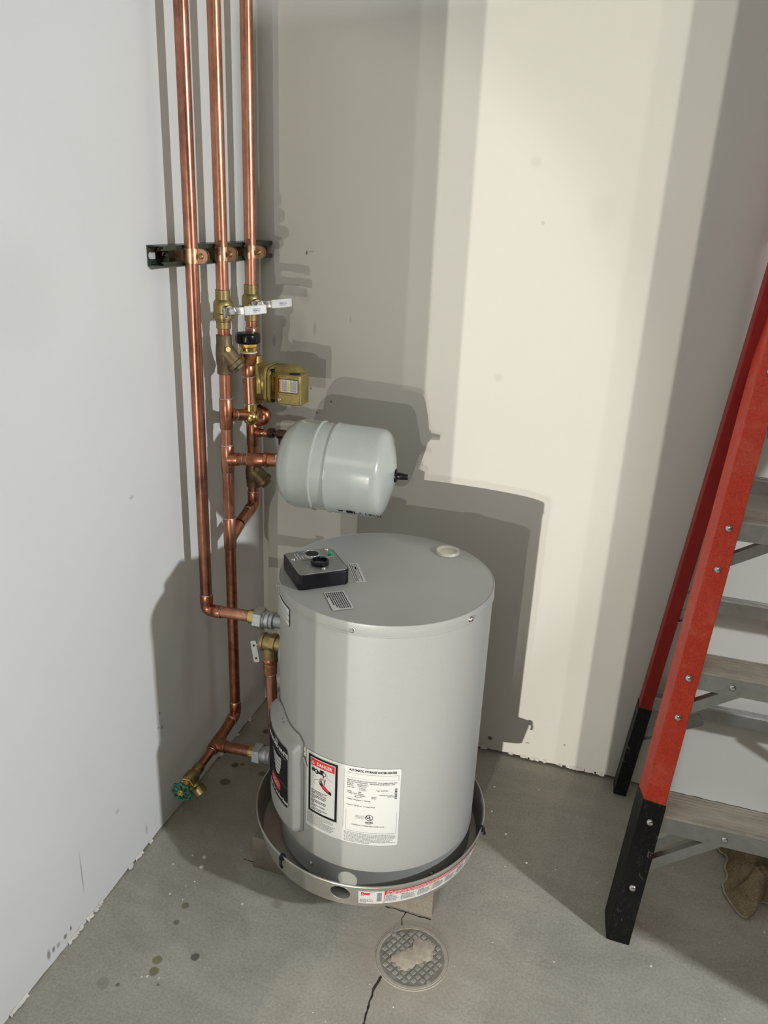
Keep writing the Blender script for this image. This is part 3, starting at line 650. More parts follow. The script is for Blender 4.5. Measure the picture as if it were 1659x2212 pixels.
# escutcheon behind the relief valve
b = MB(); vs = []
for rr, off in ((0.0, 0.006), (0.030, 0.006), (0.036, 0.0015), (0.0365, 0.0)):
    for k in range(28):
        a = 2*PI*k/28; az = 188.4+math.degrees(rr*math.cos(a)/HR); vs.append(surf(az, HR+off, 0.545+1.25*rr*math.sin(a)))
b.add(vs, [(i*28+k, i*28+(k+1) % 28, (i+1)*28+(k+1) % 28, (i+1)*28+k) for i in range(3) for k in range(28)]); b.build('port_cover', 'jacket', ht, smooth=50)

# ================================================================ DRAIN PAN
pn = thing('drain_pan', 'shallow round galvanized drain pan under the grey water heater', 'drain pan', (0.520, -0.490, 0.0925))
PX, PY, PR0, PR1, PZ0, PZ1 = 0.520, -0.490, 0.262, 0.276, 0.0925, 0.1585
def pan_wall():
    m = MB(); N = 160; rows = 10; vs = []; T = 0.0012
    ha = R(-85.5); hz = 0.130; hr = 0.0225
    for side in (0, 1):
        for j in range(rows+1):
            t = j/rows; r_ = PR0+(PR1-PR0)*t-(T if side else 0); z = PZ0+(PZ1-PZ0)*t
            for k in range(N):
                a = 2*PI*k/N; vs.append([a, r_, z])
    def idx(s_, j, k): return s_*(rows+1)*N+j*N+(k % N)
    # snap the vertices nearest the hole onto its rim, drop faces inside
    inside = set()
    for s_ in (0, 1):
        for j in range(1, rows):
            for k in range(N):
                v = vs[idx(s_, j, k)]; da = (v[0]-ha+PI) % (2*PI)-PI; x = da*v[1]; y = v[2]-hz; d = math.hypot(x, y)
                if d < hr*0.8: inside.add(idx(s_, j, k))
                elif d < hr*1.28 and d > 0: kf = hr/d; v[0] = ha+x*kf/v[1]; v[2] = hz+y*kf
    P_ = [(PX+r_*math.cos(a), PY+r_*math.sin(a), z) for a, r_, z in vs]; fs = []
    for s_ in (0, 1):
        for j in range(rows):
            for k in range(N):
                f = (idx(s_, j, k), idx(s_, j, k+1), idx(s_, j+1, k+1), idx(s_, j+1, k))
                if any(i in inside for i in f): continue
                fs.append(f)
    m.add(P_, fs); m.torus((PX, PY, PZ1+0.001), (0, 0, 1), PR1-0.0005, 0.0024, 160, 8); return m
pw = pan_wall().build('pan_wall', 'pan', pn, smooth=40)
b = MB(); b.lathe([(0.0001, 0.0), (PR0, 0.0), (PR0-0.001, 0.0012), (0.0001, 0.0012)], (PX, PY, PZ0), (0, 0, 1), 128, cap0=False, cap1=False); b.build('pan_floor', 'pan', pn)
b = MB(); b.torus((PX+0.269*math.cos(R(-85.5)), PY+0.269*math.sin(R(-85.5)), 0.130), (math.cos(R(-85.5)), math.sin(R(-85.5)), -0.2), 0.0230, 0.0011, 40, 6); b.build('hole_rim', 'pan', pn)
def pmap(u, v, h):
    t = (v-PZ0)/(PZ1-PZ0); r_ = PR0+(PR1-PR0)*t+0.0005+h; a = u/0.272; return V((PX+r_*math.cos(a), PY+r_*math.sin(a), v))
PU = math.pi/180*0.272
S = Sheet(pmap, 0.006); a0, a1, a2 = -77.0*PU, -65.2*PU, -8.0*PU
S.rect(a0, 0.1035, a2, 0.1475, 'white', 0, 'pan_label')
S.rect(a1, 0.1340, a2, 0.1475, 'red_ink', 1, 'red_band'); S.rect(a1, 0.1035, a1+0.001, 0.1475, 'red_ink', 2, 'red_band')
S.text('Oatey', a0+0.005, 0.1365, 0.0080, 'red_ink', 2, 'L', bold=0.06, wid=0.021, name='maker_name'); S.rect(a0+0.005, 0.1352, a0+0.022, 0.1358, 'red_ink', 2, 'maker_name')
S.greek(a0+0.026, a0+0.034, 0.1435, 0.001, 'grey_ink', 2); S.greek(a0+0.005, a0+0.014, 0.1315, 0.001, 'grey_ink', 2)
for j in range(5): S.greek(a0+0.003, a0+0.034, 0.1185-j*0.0026, 0.0010, 'grey_ink', 2, cut=(0.85, 0.6, 0.95, 0.95, 0.5)[j])
zb = 0.1420
for wv in (2.5, 1, 3, 1.2, 0.6, 2, 0.6, 1.6, 2.6, 1.0, 3.0): S.rect(a0+0.040, zb-wv*0.001, a0+0.0505, zb, 'grey_ink', 2, 'barcode'); zb -= wv*0.001+0.0011
for j in range(3): S.greek(a1+0.004, a2-0.003, 0.1436-j*0.0042, 0.0020, 'white', 2, 'band_text', 0.004, 0.012, 0.0014, cut=(0.98, 0.96, 0.9)[j])
u = a1+0.003; ci = 0
while u < a2-0.03:
    wc = (0.030, 0.034, 0.034, 0.030, 0.034, 0.028)[ci % 6]
    S.greek(u, u+0.016, 0.1295, 0.0012, 'ink', 2, 'fine_print', 0.004, 0.009)
    for j in range(6): S.greek(u, u+wc, 0.1265-j*0.0030, 0.0012, 'grey_ink', 2, 'fine_print', cut=random.uniform(0.75, 1))
    u += wc+0.005; ci += 1
    if ci in (3, 5): S.rect(u-0.003, 0.1045, u-0.0024, 0.1335, 'red_ink', 2, 'red_band')
S.build(pn, 'pan_label', 'white')
S = Sheet(pmap, 0.006); S.rect(-176*PU, 0.103, -164*PU, 0.147, 'white', 0, 'side_sticker'); S.greek(-175*PU, -166*PU, 0.125, 0.002, 'grey_ink', 1); S.build(pn, 'side_sticker', 'white')
for az, dz in ((-117.0, 0), (-2.0, 0)):
    d = V((math.cos(R(az)), math.sin(R(az)), 0)); t_ = V((-d.y, d.x, 0)); p = V((PX, PY, 0))+d*(PR1)
    m = MB(); m.torus(p+V((0, 0, PZ1)), t_, 0.0052, 0.0030, 18, 8); m.torus(p+t_*0.004+V((0, 0, PZ1)), t_, 0.0052, 0.0025, 18, 8)
    m.tube([p+d*0.005+t_*0.002+V((0, 0, PZ1-0.004)), p+d*0.008+t_*0.005+V((0, 0, PZ1-0.014)), p+d*0.006+t_*0.009+V((0, 0, PZ1-0.021))], 0.0032, 10, 0.004)
    m.build('rubber_clip', 'black', pn, smooth=60, label='black rubber clip hooked over the rim')

# concrete paver
b = MB(); b.box((0.4975, -0.4425, 0.046), (0.449, 0.400, 0.0915)); bl = b.build('concrete_block', 'block', smooth=0, bevel=0.003)
tag(bl, 'rough concrete paver block on the floor, propping up the drain pan', 'block')

# ================================================================ CONTROL BOX ON THE LID
bu = V((math.cos(R(40)), math.sin(R(40)), 0)); bv = V((bu.y, -bu.x, 0))   # bv towards the camera
bc = V((0.394, -0.555, HZ1+0.0007))
cb = thing('thermostat_box', 'black plastic control box with a grey metal face lying on the heater lid', 'control box', bc)
def rrect(w_, h_, r_, n=6):
    o = []
    for cx, cy, a0 in ((w_/2-r_, h_/2-r_, 0), (-w_/2+r_, h_/2-r_, 90), (-w_/2+r_, -h_/2+r_, 180), (w_/2-r_, -h_/2+r_, 270)):
        for i in range(n+1): a = R(a0+90*i/n); o.append((cx+r_*math.cos(a), cy+r_*math.sin(a)))
    return o
b = MB(); b.prism(rrect(0.112, 0.122, 0.012), bc, bu, -bv, 0.0325); b.build('box_body', 'black', cb, bevel=0.0015)
zt = bc+V((0, 0, 0.0325))
b = MB(); b.prism(rrect(0.106, 0.116, 0.010), zt, bu, -bv, 0.0016); fp = b.build('face_plate', 'plate', cb, bevel=0.0004)
b = MB(); b.prism(rrect(0.100, 0.046, 0.006), zt+V((0, 0, 0.0016))-bv*0.033-bu*0.002, bu, -bv, 0.0010); b.build('raised_panel', 'plate', fp, bevel=0.0003)
P0 = zt+V((0, 0, 0.0026))
b = MB(); b.lathe([(0.0145, 0.0015), (0.0150, 0.0006), (0.0165, 0.0006), (0.0175, 0.0)], P0-bv*0.033+bu*0.002, (0, 0, 1), 32, cap1=False); b.torus(P0-bv*0.033+bu*0.002+V((0, 0, 0.0004)), (0, 0, 1), 0.0205, 0.0007, 32, 6); b.build('dial_ring', 'steel', fp)
b = MB(); b.lathe([(0.0001, 0.0018), (0.0142, 0.0018)], P0-bv*0.033+bu*0.002, (0, 0, 1), 32, cap0=False, cap1=False); b.build('dial_opening', 'darkin', fp, recalc=False)
b = MB(); kc = zt+V((0, 0, 0.0016))+bv*0.016+bu*0.004; b.lathe([(0.0185, 0.0), (0.0195, 0.002), (0.0195, 0.008), (0.0185, 0.009), (0.0155, 0.009), (0.0145, 0.006), (0.0145, 0.0005)], kc, (0, 0, 1), 36, cap0=False, cap1=False); b.build('rubber_ring', 'black', fp, smooth=40)
def clear(p, name='screw', m_='steel', r_=0.0045, h_=0.003):
    m = MB(); m.lathe([(r_, 0), (r_, h_*0.4), (r_*0.7, h_), (r_*0.25, h_*1.05)], p, (0, 0, 1), 14); return m.build(name, m_, fp, smooth=50)
clear(P0+bu*0.040-bv*0.048); clear(P0-bu*0.044-bv*0.018); clear(zt+V((0, 0, 0.0016))+bu*0.004+bv*0.042)
clear(P0+bu*0.039-bv*0.018, 'indicator_light', 'led', 0.006, 0.007)
S = Sheet(planemap(P0+V((0, 0, 0.0001)), -bv, -bu), 1)
for j in range(3): S.greek(0.014, 0.048, 0.0335-j*0.0062, 0.0026, 'white', 1, 'printed_text', 0.003, 0.008, cut=(0.98, 0.8, 0.5)[j])
S.L[('printed_text', 'white')].build('printed_text', 'white', fp, smooth=0, recalc=False)
S = Sheet(planemap(zt+V((0, 0, 0.0017)), bu, -bv), 1)
S.greek(-0.040, -0.026, -0.046, 0.0016, 'light_ink', 1, 'scale_marks'); S.greek(-0.024, -0.016, -0.043, 0.0016, 'light_ink', 1, 'scale_marks'); S.greek(-0.047, -0.045, -0.051, 0.0022, 'white', 1, 'scale_marks', 0.0015, 0.002)
for (n_, m_), mb in S.L.items(): mb.build(n_, m_, fp, smooth=0, recalc=False)

# ================================================================ PIPEWORK
PR = 0.01429; WX = 0.057
Y1, Y2, Y3 = -0.436, -0.3065, -0.1635
def sleeve(m, p0, p1, r=PR+0.0017):
    m.lathe([(r-0.0006, 0), (r, 0.001), (r, (V(p1)-V(p0)).length-0.001), (r-0.0006, (V(p1)-V(p0)).length)], p0, V(p1)-V(p0), 28)
def solder(p, d, parent, r=PR+0.0009):
    m = MB(); m.torus(p, d, r, 0.0012, 28, 6); return m.build('solder_joint', 'solder', parent)
def pipe(pts, parent, mat='copper', r=PR, fil=0.0, name='pipe'):
    m = MB(); m.tube(pts, r, 28, fil); return m.build(name, mat, parent, smooth=50)
Z = V((0, 0, 1)); Xd = V((1, 0, 0)); Yd = V((0, 1, 0))
# --- left run: ceiling to the hot port of the heater
r1 = thing('copper_pipe_run', 'leftmost copper pipe, turning right low down into the side of the heater', 'pipe', (WX, Y1, 0.6), 'copper pipe runs on the left wall')
PA = V((WX, Y1, 0.558)); PB = V((0.176, -0.431, 0.5605))
pipe([(WX, Y1+0.004, CZ), (WX, Y1, 1.6), PA+Z*0.028], r1, 'copper_d')
m = MB(); sleeve(m, PA+Z*0.042, PA+Z*0.018); m.tube([PA+Z*0.03, PA, PA+Xd*0.03], PR+0.0012, 28, 0.020, 8); sleeve(m, PA+Xd*0.018, PA+Xd*0.040); m.build('elbow', 'copper_f', r1, smooth=50)
solder(PA+Z*0.0425, Z, r1); solder(PA+Xd*0.0405, Xd, r1)
pipe([PA+Xd*0.028, PB], r1, 'copper'); solder(PB-Xd*0.014+V((0, -0.006, 0.008)), Xd+Z, r1, 0.006)
# --- middle run
r2_ = thing('copper_pipe_run', 'middle copper pipe with tees and a check valve, running down to the floor level faucet', 'pipe', (WX, Y2, 0.6), 'copper pipe runs on the left wall')
LA = V((WX, Y2, 0.166)); TE = V((0.0640, -0.432, 0.151)); LB = V((0.176, -0.443, 0.166)); dT = (TE-LA).normalized()
pipe([(WX, Y2-0.002, CZ), (WX, Y2, 1.30)], r2_, 'copper'); pipe([(WX, Y2, 1.25), (WX, Y2, 1.20)], r2_, 'copper_f')
pipe([(WX, Y2, 1.14), (WX, Y2, 0.10+0.95)], r2_, 'copper'); pipe([(WX, Y2, 1.02), (WX, Y2, 0.70)], r2_, 'copper'); pipe([(WX, Y2, 0.70), LA+Z*0.015], r2_, 'copper_f')
def tee(c, d, parent, up_=0.030, dn=0.030, br=0.028, mat='copper_f', rr=PR+0.0020):
    m = MB(); c = V(c); d = V(d).normalized(); sleeve(m, c+Z*up_, c-Z*dn, rr)
    m.lathe([(rr+0.002, 0.006), (rr+0.001, 0.014), (rr, 0.019), (rr, br), (rr-0.0006, br+0.001)], c, d, 28, cap0=False); o = m.build('tee', mat, parent, smooth=50)
    solder(c+Z*(up_+0.0008), Z, parent); return o
BV = V((0.086, -0.236, 1.012)); c1 = V((WX, Y2, 1.024)); bd = (BV-c1).normalized()
tee(c1, bd, r2_, 0.040, 0.034, 0.024); pipe([c1+bd*0.02, BV-bd*0.004], r2_, 'copper_f'); solder(c1+bd*0.0255, bd, r2_)
c2 = V((WX, Y2, 0.912)); XE = V((0.195, -0.300, 0.926)); xd = (XE-c2).normalized()
tee(c2, xd, r2_, 0.036, 0.032, 0.030, 'copper'); pipe([c2+xd*0.02, c2+xd*0.085], r2_, 'copper_f', name='pipe'); solder(c2+xd*0.044, xd, r2_, PR+0.0006)
m = MB(); sleeve(m, c2+xd*0.056, c2+xd*0.100, PR+0.0022); m.hexn(c2+xd*0.100, c2+xd*0.110, PR+0.0045); m.cyl(c2+xd*0.110, c2+xd*0.134, PR+0.002, bev=0.001); m.build('adapter', 'copper_f', r2_, smooth=40); solder(c2+xd*0.0565, xd, r2_, PR+0.0012)
c3 = V((WX, Y2, 0.722)); w3 = V((0, 0.105, 0.045)).normalized()
m = MB(); sleeve(m, c3+Z*0.034, c3-Z*0.050, PR+0.0020); m.cyl(c3-Z*0.022, c3-Z*0.022+w3*0.052, PR+0.0022, PR+0.0018); m.build('wye', 'copper', r2_, smooth=45); solder(c3+Z*0.0345, Z, r2_)
m = MB(); sleeve(m, LA+Z*0.040, LA+Z*0.012); m.tube([LA+Z*0.03, LA, LA+dT*0.03], PR+0.0012, 28, 0.02, 8); sleeve(m, LA+dT*0.012, LA+dT*0.032); m.build('elbow', 'copper_f', r2_, smooth=50); solder(LA+Z*0.0405, Z, r2_); solder(LA+dT*0.0325, dT, r2_)
pipe([LA+dT*0.02, TE-dT*0.015], r2_, 'copper_f')
bd2 = (LB-TE).normalized(); HB = V((0.060, -0.520, 0.137)); d3 = (HB-TE).normalized()
m = MB(); sleeve(m, TE-dT*0.034, TE+d3*0.022, PR+0.002); m.lathe([(PR+0.004, 0.006), (PR+0.003, 0.014), (PR+0.002, 0.019), (PR+0.002, 0.034)], TE, bd2, 28, cap0=False); m.build('tee', 'copper_f', r2_, smooth=50); solder(TE+d3*0.0245, d3, r2_, PR-0.001)
pipe([TE+bd2*0.02, LB], r2_, 'copper'); pipe([TE+d3*0.018, HB], r2_, 'copper_f', 0.0112)
# --- right run
r3 = thing('copper_pipe_run', 'copper pipe nearest the corner, carrying the bronze circulator pump', 'pipe', (WX, Y3, 0.7), 'copper pipe runs on the left wall')
pipe([(WX, Y3+0.006, CZ), (WX, Y3, 1.30)], r3, 'copper'); pipe([(WX, Y3, 1.25), (WX, Y3, 1.14)], r3, 'copper_f')
m = MB(); sleeve(m, (WX, Y3, 1.215), (WX, Y3, 1.186)); m.build('coupling', 'copper_f', r3); m = MB(); sleeve(m, (WX, Y3, 1.165), (WX, Y3, 1.135)); m.build('coupling', 'copper_f', r3); solder((WX, Y3, 1.2155), Z, r3); solder((WX, Y3, 1.1655), Z, r3)
m = MB(); m.tube([(WX, Y3, 1.03), (WX, Y3, 1.012), (WX+0.034, Y3, 1.000), (WX+0.034, Y3, 0.985), (WX, Y3-0.003, 0.976), (WX, Y3-0.004, 0.955)], PR+0.0016, 28, 0.014, 8); m.build('offset_bend', 'copper_f', r3, smooth=60)
t3 = V((WX, Y3-0.004, 0.948)); m = MB(); sleeve(m, t3+Z*0.026, t3-Z*0.036, PR+0.0020); m.lathe([(0.0125, 0.008), (0.0115, 0.02), (0.0100, 0.026), (0.0100, 0.034), (0.0088, 0.035), (0.0088, 0.050)], t3, Xd, 24, cap0=False); m.build('reducing_tee', 'copper_f', r3, smooth=50); solder(t3+Z*0.0265, Z, r3); solder(t3+Xd*0.0345, Xd, r3, 0.0088)
pipe([(WX, Y3-0.004, 0.93), (WX, Y3-0.005, 0.87)], r3, 'copper_f'); pipe([(WX, Y3-0.006, 0.81), (WX, Y3-0.006, 0.77)], r3, 'copper_f')
E3 = V((WX, Y3-0.006, 0.748)); W3 = c3-Z*0.022+w3*0.05; d4 = (W3-E3).normalized()
m = MB(); sleeve(m, E3+Z*0.036, E3+Z*0.008); m.tube([E3+Z*0.03, E3, E3+d4*0.03], PR+0.0014, 28, 0.025, 8); sleeve(m, E3+d4*0.012, E3+d4*0.034); m.build('elbow', 'copper_f', r3, smooth=50); solder(E3+Z*0.0365, Z, r3); solder(E3+d4*0.0345, d4, r3)
pipe([E3+d4*0.02, W3-d4*0.008], r3, 'copper')

# check valves
def check_valve(c, parent_label, h0, h1, kd, side):
    t = thing('check_valve', parent_label, 'valve', c, 'bronze swing check valves')
    c = V(c); m = MB()
    m.lathe([(0.0172, -h1), (0.0182, -h1+0.001), (0.0182, -h1+0.020), (0.0192, -h1+0.022), (0.0205, 0), (0.0192, h0-0.024), (0.0182, h0-0.022), (0.0182, h0-0.001), (0.0172, h0)], c, Z, 28)
    d = V(side).normalized(); m.cyl(c+d*0.004+Z*0.008, c+d*0.040+Z*0.008, 0.0215, 0.0205, 28); m.build('valve_body', 'bronze', t, smooth=40)
    m = MB(); o = c+Z*0.008; m.cyl(o+d*0.036, o+d*0.047, 0.0235, bev=0.001); m.hexn(o+d*0.047, o+d*0.056, 0.015); m.build('bonnet_cap', 'bronze', t, smooth=35)
    k_ = V(kd).normalized(); m = MB(); m.cyl(c+k_*0.014+Z*0.012, c+k_*0.0255+Z*0.012, 0.0068, 0.006, 18); m.build('pivot_pin', 'brass', t); return t
check_valve((WX, Y2, 1.171), 'dark bronze check valve just below the left ball valve', 0.045, 0.047, (0.75, -0.66, 0.1), (0.62, 0.18, -0.72))
check_valve((WX, Y3-0.006, 0.838), 'dark bronze check valve beneath the bottom left of the expansion tank', 0.036, 0.040, (0.75, -0.66, 0.1), (0.62, 0.18, -0.72))

# ball valves
def ball_valve(y, label, zc):
    t = thing('ball_valve', label, 'valve', (WX, y, zc), 'brass ball valves'); c = V((WX, y, zc)); m = MB()
    m.lathe([(0.0160, -0.044), (0.0168, -0.043), (0.0168, -0.028), (0.0190, -0.026), (0.0190, -0.023), (0.0235, -0.021), (0.0235, -0.010), (0.0220, -0.008), (0.0225, 0.008), (0.0215, 0.016), (0.0168, 0.022), (0.0168, 0.043), (0.0160, 0.044)], c, Z, 32)
    sd = V((0.80, -0.60, 0)).normalized(); m.cyl(c+sd*0.015, c+sd*0.034, 0.0115, 0.0105, 24); m.build('valve_body', 'brass', t, smooth=35)
    st = c+sd*0.0475; m = MB(); m.hexn(c+sd*0.034, c+sd*0.040, 0.0095); m.cyl(c+sd*0.040, st, 0.004); m.hexn(st-sd*0.003, st+sd*0.004, 0.0088); m.build('stem_nut', 'steel', t, smooth=30)
    hd = V((0.64, 0.46, 0.06)).normalized(); hy = sd.cross(hd).normalized()
    hv = t
    if True:
        o = c+sd*0.0415; path = [(-0.014, 0), (-0.006, 0.001), (0.012, 0.001), (0.022, 0.005), (0.030, 0.007)]
        def strip(m, pts, w0, th, w1=None):
            vs = []; n = len(pts)
            for i, (a, h) in enumerate(pts):
                w_ = w0 if w1 is None else w0+(w1-w0)*i/(n-1); p = o+hd*a+sd*h
                vs += [p+hy*w_/2, p-hy*w_/2, p-hy*w_/2+sd*th, p+hy*w_/2+sd*th]
            f = [(0, 1, 2, 3), (4*n-4, 4*n-1, 4*n-2, 4*n-3)]
            for i in range(n-1):
                for q in range(4): f.append((4*i+q, 4*i+4+q, 4*i+4+(q+1) % 4, 4*i+(q+1) % 4))
            m.add(vs, f)
        m = MB(); strip(m, path+[(0.036, 0.008)], 0.0165, 0.0024); m.box(o+hd*-0.014-hy*0.002+sd*0.002, (0.009, 0.005, 0.022), sd, hd, hy); lv = m.build('lever', 'steel', hv, smooth=30, bevel=0.0006)
        m = MB(); strip(m, [(0.026, 0.0065), (0.030, 0.0070), (0.050, 0.0072), (0.058, 0.0062), (0.066, 0.0035), (0.073, 0.0020), (0.079, 0.0018)], 0.0205, 0.0052); m.build('grip', 'vinyl', lv, smooth=50, bevel=0.002)
        s_ = Sheet(planemap(o+hd*0.054+sd*0.0121, hd, -hy if hd.cross(-hy).dot(sd) > 0 else hy), 1)
        s_.text('MAX 600 PSI', -0.009, 0.0022, 0.0022, 'blue_ink', 1, wid=0.017); s_.text('WOG', -0.009, -0.0015, 0.0028, 'blue_ink', 1, bold=0.04, wid=0.010); s_.text('WATER', 0.002, -0.0015, 0.0024, 'blue_ink', 1, wid=0.007); s_.text('NSF 61', -0.009, -0.0048, 0.0020, 'blue_ink', 1, wid=0.015)
        for (n_, mm), mb in s_.L.items(): mb.build(n_, mm, lv, smooth=0, recalc=False)
    return t
ball_valve(Y2, 'brass ball valve with white lever on the middle copper pipe', 1.274)
ball_valve(Y3, 'brass ball valve with white lever on the copper pipe nearest the corner', 1.276)

# vacuum relief valve on its riser
vb = thing('vacuum_breaker', 'black capped brass vacuum relief valve on a short copper riser', 'valve', BV)
V0 = V((BV.x, BV.y, 1.004)); VT = V((0.0815, -0.241, 1.0))
m = MB(); m.tube([BV-bd*0.012, V0+V((0, 0, 0.004)), V0+Z*0.036], PR+0.0020, 28, 0.012, 8); m.ball(V0+V((0.003, -0.003, 0.003)), PR+0.0062, 24, 14); m.build('elbow', 'brass_b', vb, smooth=60)
zz = V((V0.x, V0.y, 0)); tp_ = V((V0.x-0.003, V0.y, 0))
pipe([zz+Z*1.03, tp_+Z*1.13], vb, 'copper', name='riser'); solder(zz+Z*1.0410, Z, vb, PR+0.0012)
m = MB(); sleeve(m, tp_+Z*1.108, tp_+Z*1.136, PR+0.0020); m.lathe([(PR+0.002, 1.135), (PR+0.0050, 1.142), (PR+0.0055, 1.150), (PR+0.0068, 1.156), (PR+0.0068, 1.166)], tp_, Z, 28); m.build('adapter', 'copper_f', vb, smooth=45); solder(tp_+Z*1.1085, Z, vb, PR+0.0014)
m = MB(); m.torus(tp_+Z*1.1675, Z, 0.0205, 0.0016, 32, 8); m.build('seal_ring', 'vinyl', vb)
m = MB(); m.lathe([(0.019, 1.168), (0.0215, 1.172), (0.0215, 1.178), (0.0200, 1.180)], tp_, Z, 28); m.lathe([(0.0205, 1.180), (0.0228, 1.182), (0.0228, 1.190), (0.020, 1.192)], tp_, Z, 8); m.build('valve_body', 'brass_b', vb, smooth=25)
m = MB(); m.lathe([(0.0270, 1.189), (0.0295, 1.191), (0.0302, 1.196), (0.0302, 1.208), (0.0290, 1.2125), (0.0260, 1.214), (0.010, 1.2145), (0.0001, 1.2145)], tp_, Z, 40, cap1=False); m.build('cap', 'black', vb, smooth=60)

# circulator pump
pp = thing('circulator_pump', 'gold coloured circulator pump with a square wiring box', 'pump', (WX, Y3, 1.075))
pc = V((0.064, Y3, 1.083)); m = MB()
m.lathe([(0.030, -0.018), (0.044, -0.012), (0.049, 0.0), (0.049, 0.022), (0.046, 0.036), (0.043, 0.045)], pc, Xd, 48)
m.cyl(pc+Z*0.035, pc+Z*0.064, 0.022, 0.0185, 28); m.cyl(pc-Z*0.035, pc-Z*0.058, 0.022, 0.0185, 28)
m.tube([pc+V((0.012, -0.030, 0.045)), pc+V((0.03, -0.046, 0.01)), pc+V((0.03, -0.046, -0.02))], 0.010, 14, 0.02)
m.build('volute', 'pump', pp, smooth=50)
for s_ in (1, -1):
    m = MB(); m.prism([(0.030*math.cos(a), 0.019*math.sin(a)) for a in [2*PI*k/24 for k in range(24)]], V((WX, Y3, 1.141 if s_ > 0 else 1.026)), Yd, Xd, 0.006); m.build('pipe_flange', 'pump', pp, bevel=0.001)
m = MB(); m.prism(rrect(0.094, 0.096, 0.020), pc+V((0.045, 0, 0)), Yd, Z, 0.008); m.prism(rrect(0.090, 0.092, 0.020), pc+V((0.0545, 0, 0)), Yd, Z, 0.009); fl = m.build('motor_flange', 'pump', pp, bevel=0.0015)
S = Sheet(planemap(pc+V((0.046, -0.0493, 0)), (1, 0, 0), (0, 0, 1)), 1); S.text('P28003', 0.0045, -0.026, 0.0045, 'bronze', 1, 'L', wid=0.040, rot=90, name='cast_numerals')
S.L[('cast_numerals', 'bronze')].build('cast_numerals', 'bronze', fl, smooth=0, recalc=False)
for sy in (-1, 1):
    for sz in (-1, 1):
        m = MB(); m.cyl(pc+V((0.063, sy*0.038, sz*0.038)), pc+V((0.072, sy*0.038, sz*0.038)), 0.0042, seg=14, bev=0.0006); m.build('bolt', 'black', pp)
m = MB(); m.lathe([(0.040, 0.063), (0.042, 0.066), (0.042, 0.112), (0.038, 0.124), (0.028, 0.131), (0.0001, 0.133)], pc+V((0, 0.004, 0.008)), Xd, 40, cap1=False); m.build('motor_housing', 'pump', pp, smooth=50)
bx0, bx1, by0, by1, bz0, bz1 = 0.137, 0.215, -0.222, -0.168, 1.044, 1.118
m = MB(); m.prism([(bx0, by1), (bx0, by0+0.018), (bx0+0.018, by0), (bx1-0.004, by0), (bx1, by0+0.005), (bx1, by1)], (0, 0, bz0), Xd, Yd, bz1-bz0); jb = m.build('wiring_box', 'pump', pp, bevel=0.003, smooth=25)
S = Sheet(planemap((bx0+0.020, by0-0.0002, bz0), Xd, Z), 1)
S.rect(-0.001, 0.030, 0.0525, 0.0640, 'ink', 0, 'box_label'); S.rect(0.001, 0.0315, 0.0505, 0.0625, 'white', 1, 'label_sheet'); S.rect(0.001, 0.0315, 0.0055, 0.0625, 'orange_ink', 2, 'orange_strip'); S.rect(0.0245, 0.0325, 0.0290, 0.0615, 'yellow_ink', 2, 'yellow_strip')
S.text('WARNING', 0.0280, 0.0345, 0.0026, 'ink', 3, rot=90, wid=0.025); S.text('DANGER', 0.0045, 0.0350, 0.0026, 'ink', 3, rot=90, wid=0.022)
for uu in [0.0085+0.0022*i for i in range(7)]+[0.0315+0.0022*i for i in range(8)]:
    v_ = 0.034
    while v_ < 0.058: l_ = random.uniform(0.002, 0.005); S.rect(uu, v_, uu+0.0011, v_+l_, 'grey_ink', 2, 'fine_print'); v_ += l_+0.001
S.build(jb, 'box_label', 'ink')
e1 = V((bx0, by0+0.018, 0)); e2 = V((bx0, by1, 0)); S = Sheet(planemap((bx0-0.0004, by1-0.006, bz0), (0, -1, 0), Z), 1); S.rect(0.0, 0.020, 0.032, 0.062, 'red_ink', 0, 'side_label'); S.rect(0.002, 0.0215, 0.030, 0.0605, 'offwhite', 1, 'label_sheet'); S.rect(0.006, 0.026, 0.026, 0.056, 'grey_ink', 2, 'fine_print'); S.build(jb, 'side_label', 'red_ink')
m = MB(); m.cyl((bx0+0.022, by0+0.001, bz0+0.0115), (bx0+0.022, by0-0.003, bz0+0.0115), 0.0042, seg=16, bev=0.0006); m.build('box_screw', 'steel', jb)
for zr_ in (0.027, 0.0675): m = MB(); m.box((bx0+0.048, by0-0.0009, bz0+zr_), (0.052, 0.0022, 0.0042)); m.build('ridge', 'pump', jb, bevel=0.0006)
m = MB(); m.cyl((bx1-0.024, -0.202, bz1-0.001), (bx1-0.024, -0.202, bz1+0.0012), 0.014, seg=24); m.build('cable_knockout', 'darkin', jb)

# small dark cock on the tee behind the expansion tank
dc = thing('drain_cock', 'small dark metal drain cock half hidden behind the expansion tank', 'valve', t3+Xd*0.05)
m = MB(); o = t3+V((0, 0, 0.003)); m.hexn(o+Xd*0.045, o+Xd*0.062, 0.0135); m.cyl(o+Xd*0.062, o+Xd*0.070, 0.0075); m.hexn(o+Xd*0.070, o+Xd*0.094, 0.0125); m.cyl(o+Xd*0.094, o+Xd*0.104, 0.009); m.build('body', 'gunmetal', dc, smooth=30)
m = MB(); m.cyl(o+V((0.082, -0.004, -0.008)), o+V((0.082, -0.004, -0.028)), 0.007, 0.0062, 18); m.build('outlet', 'gunmetal', dc)

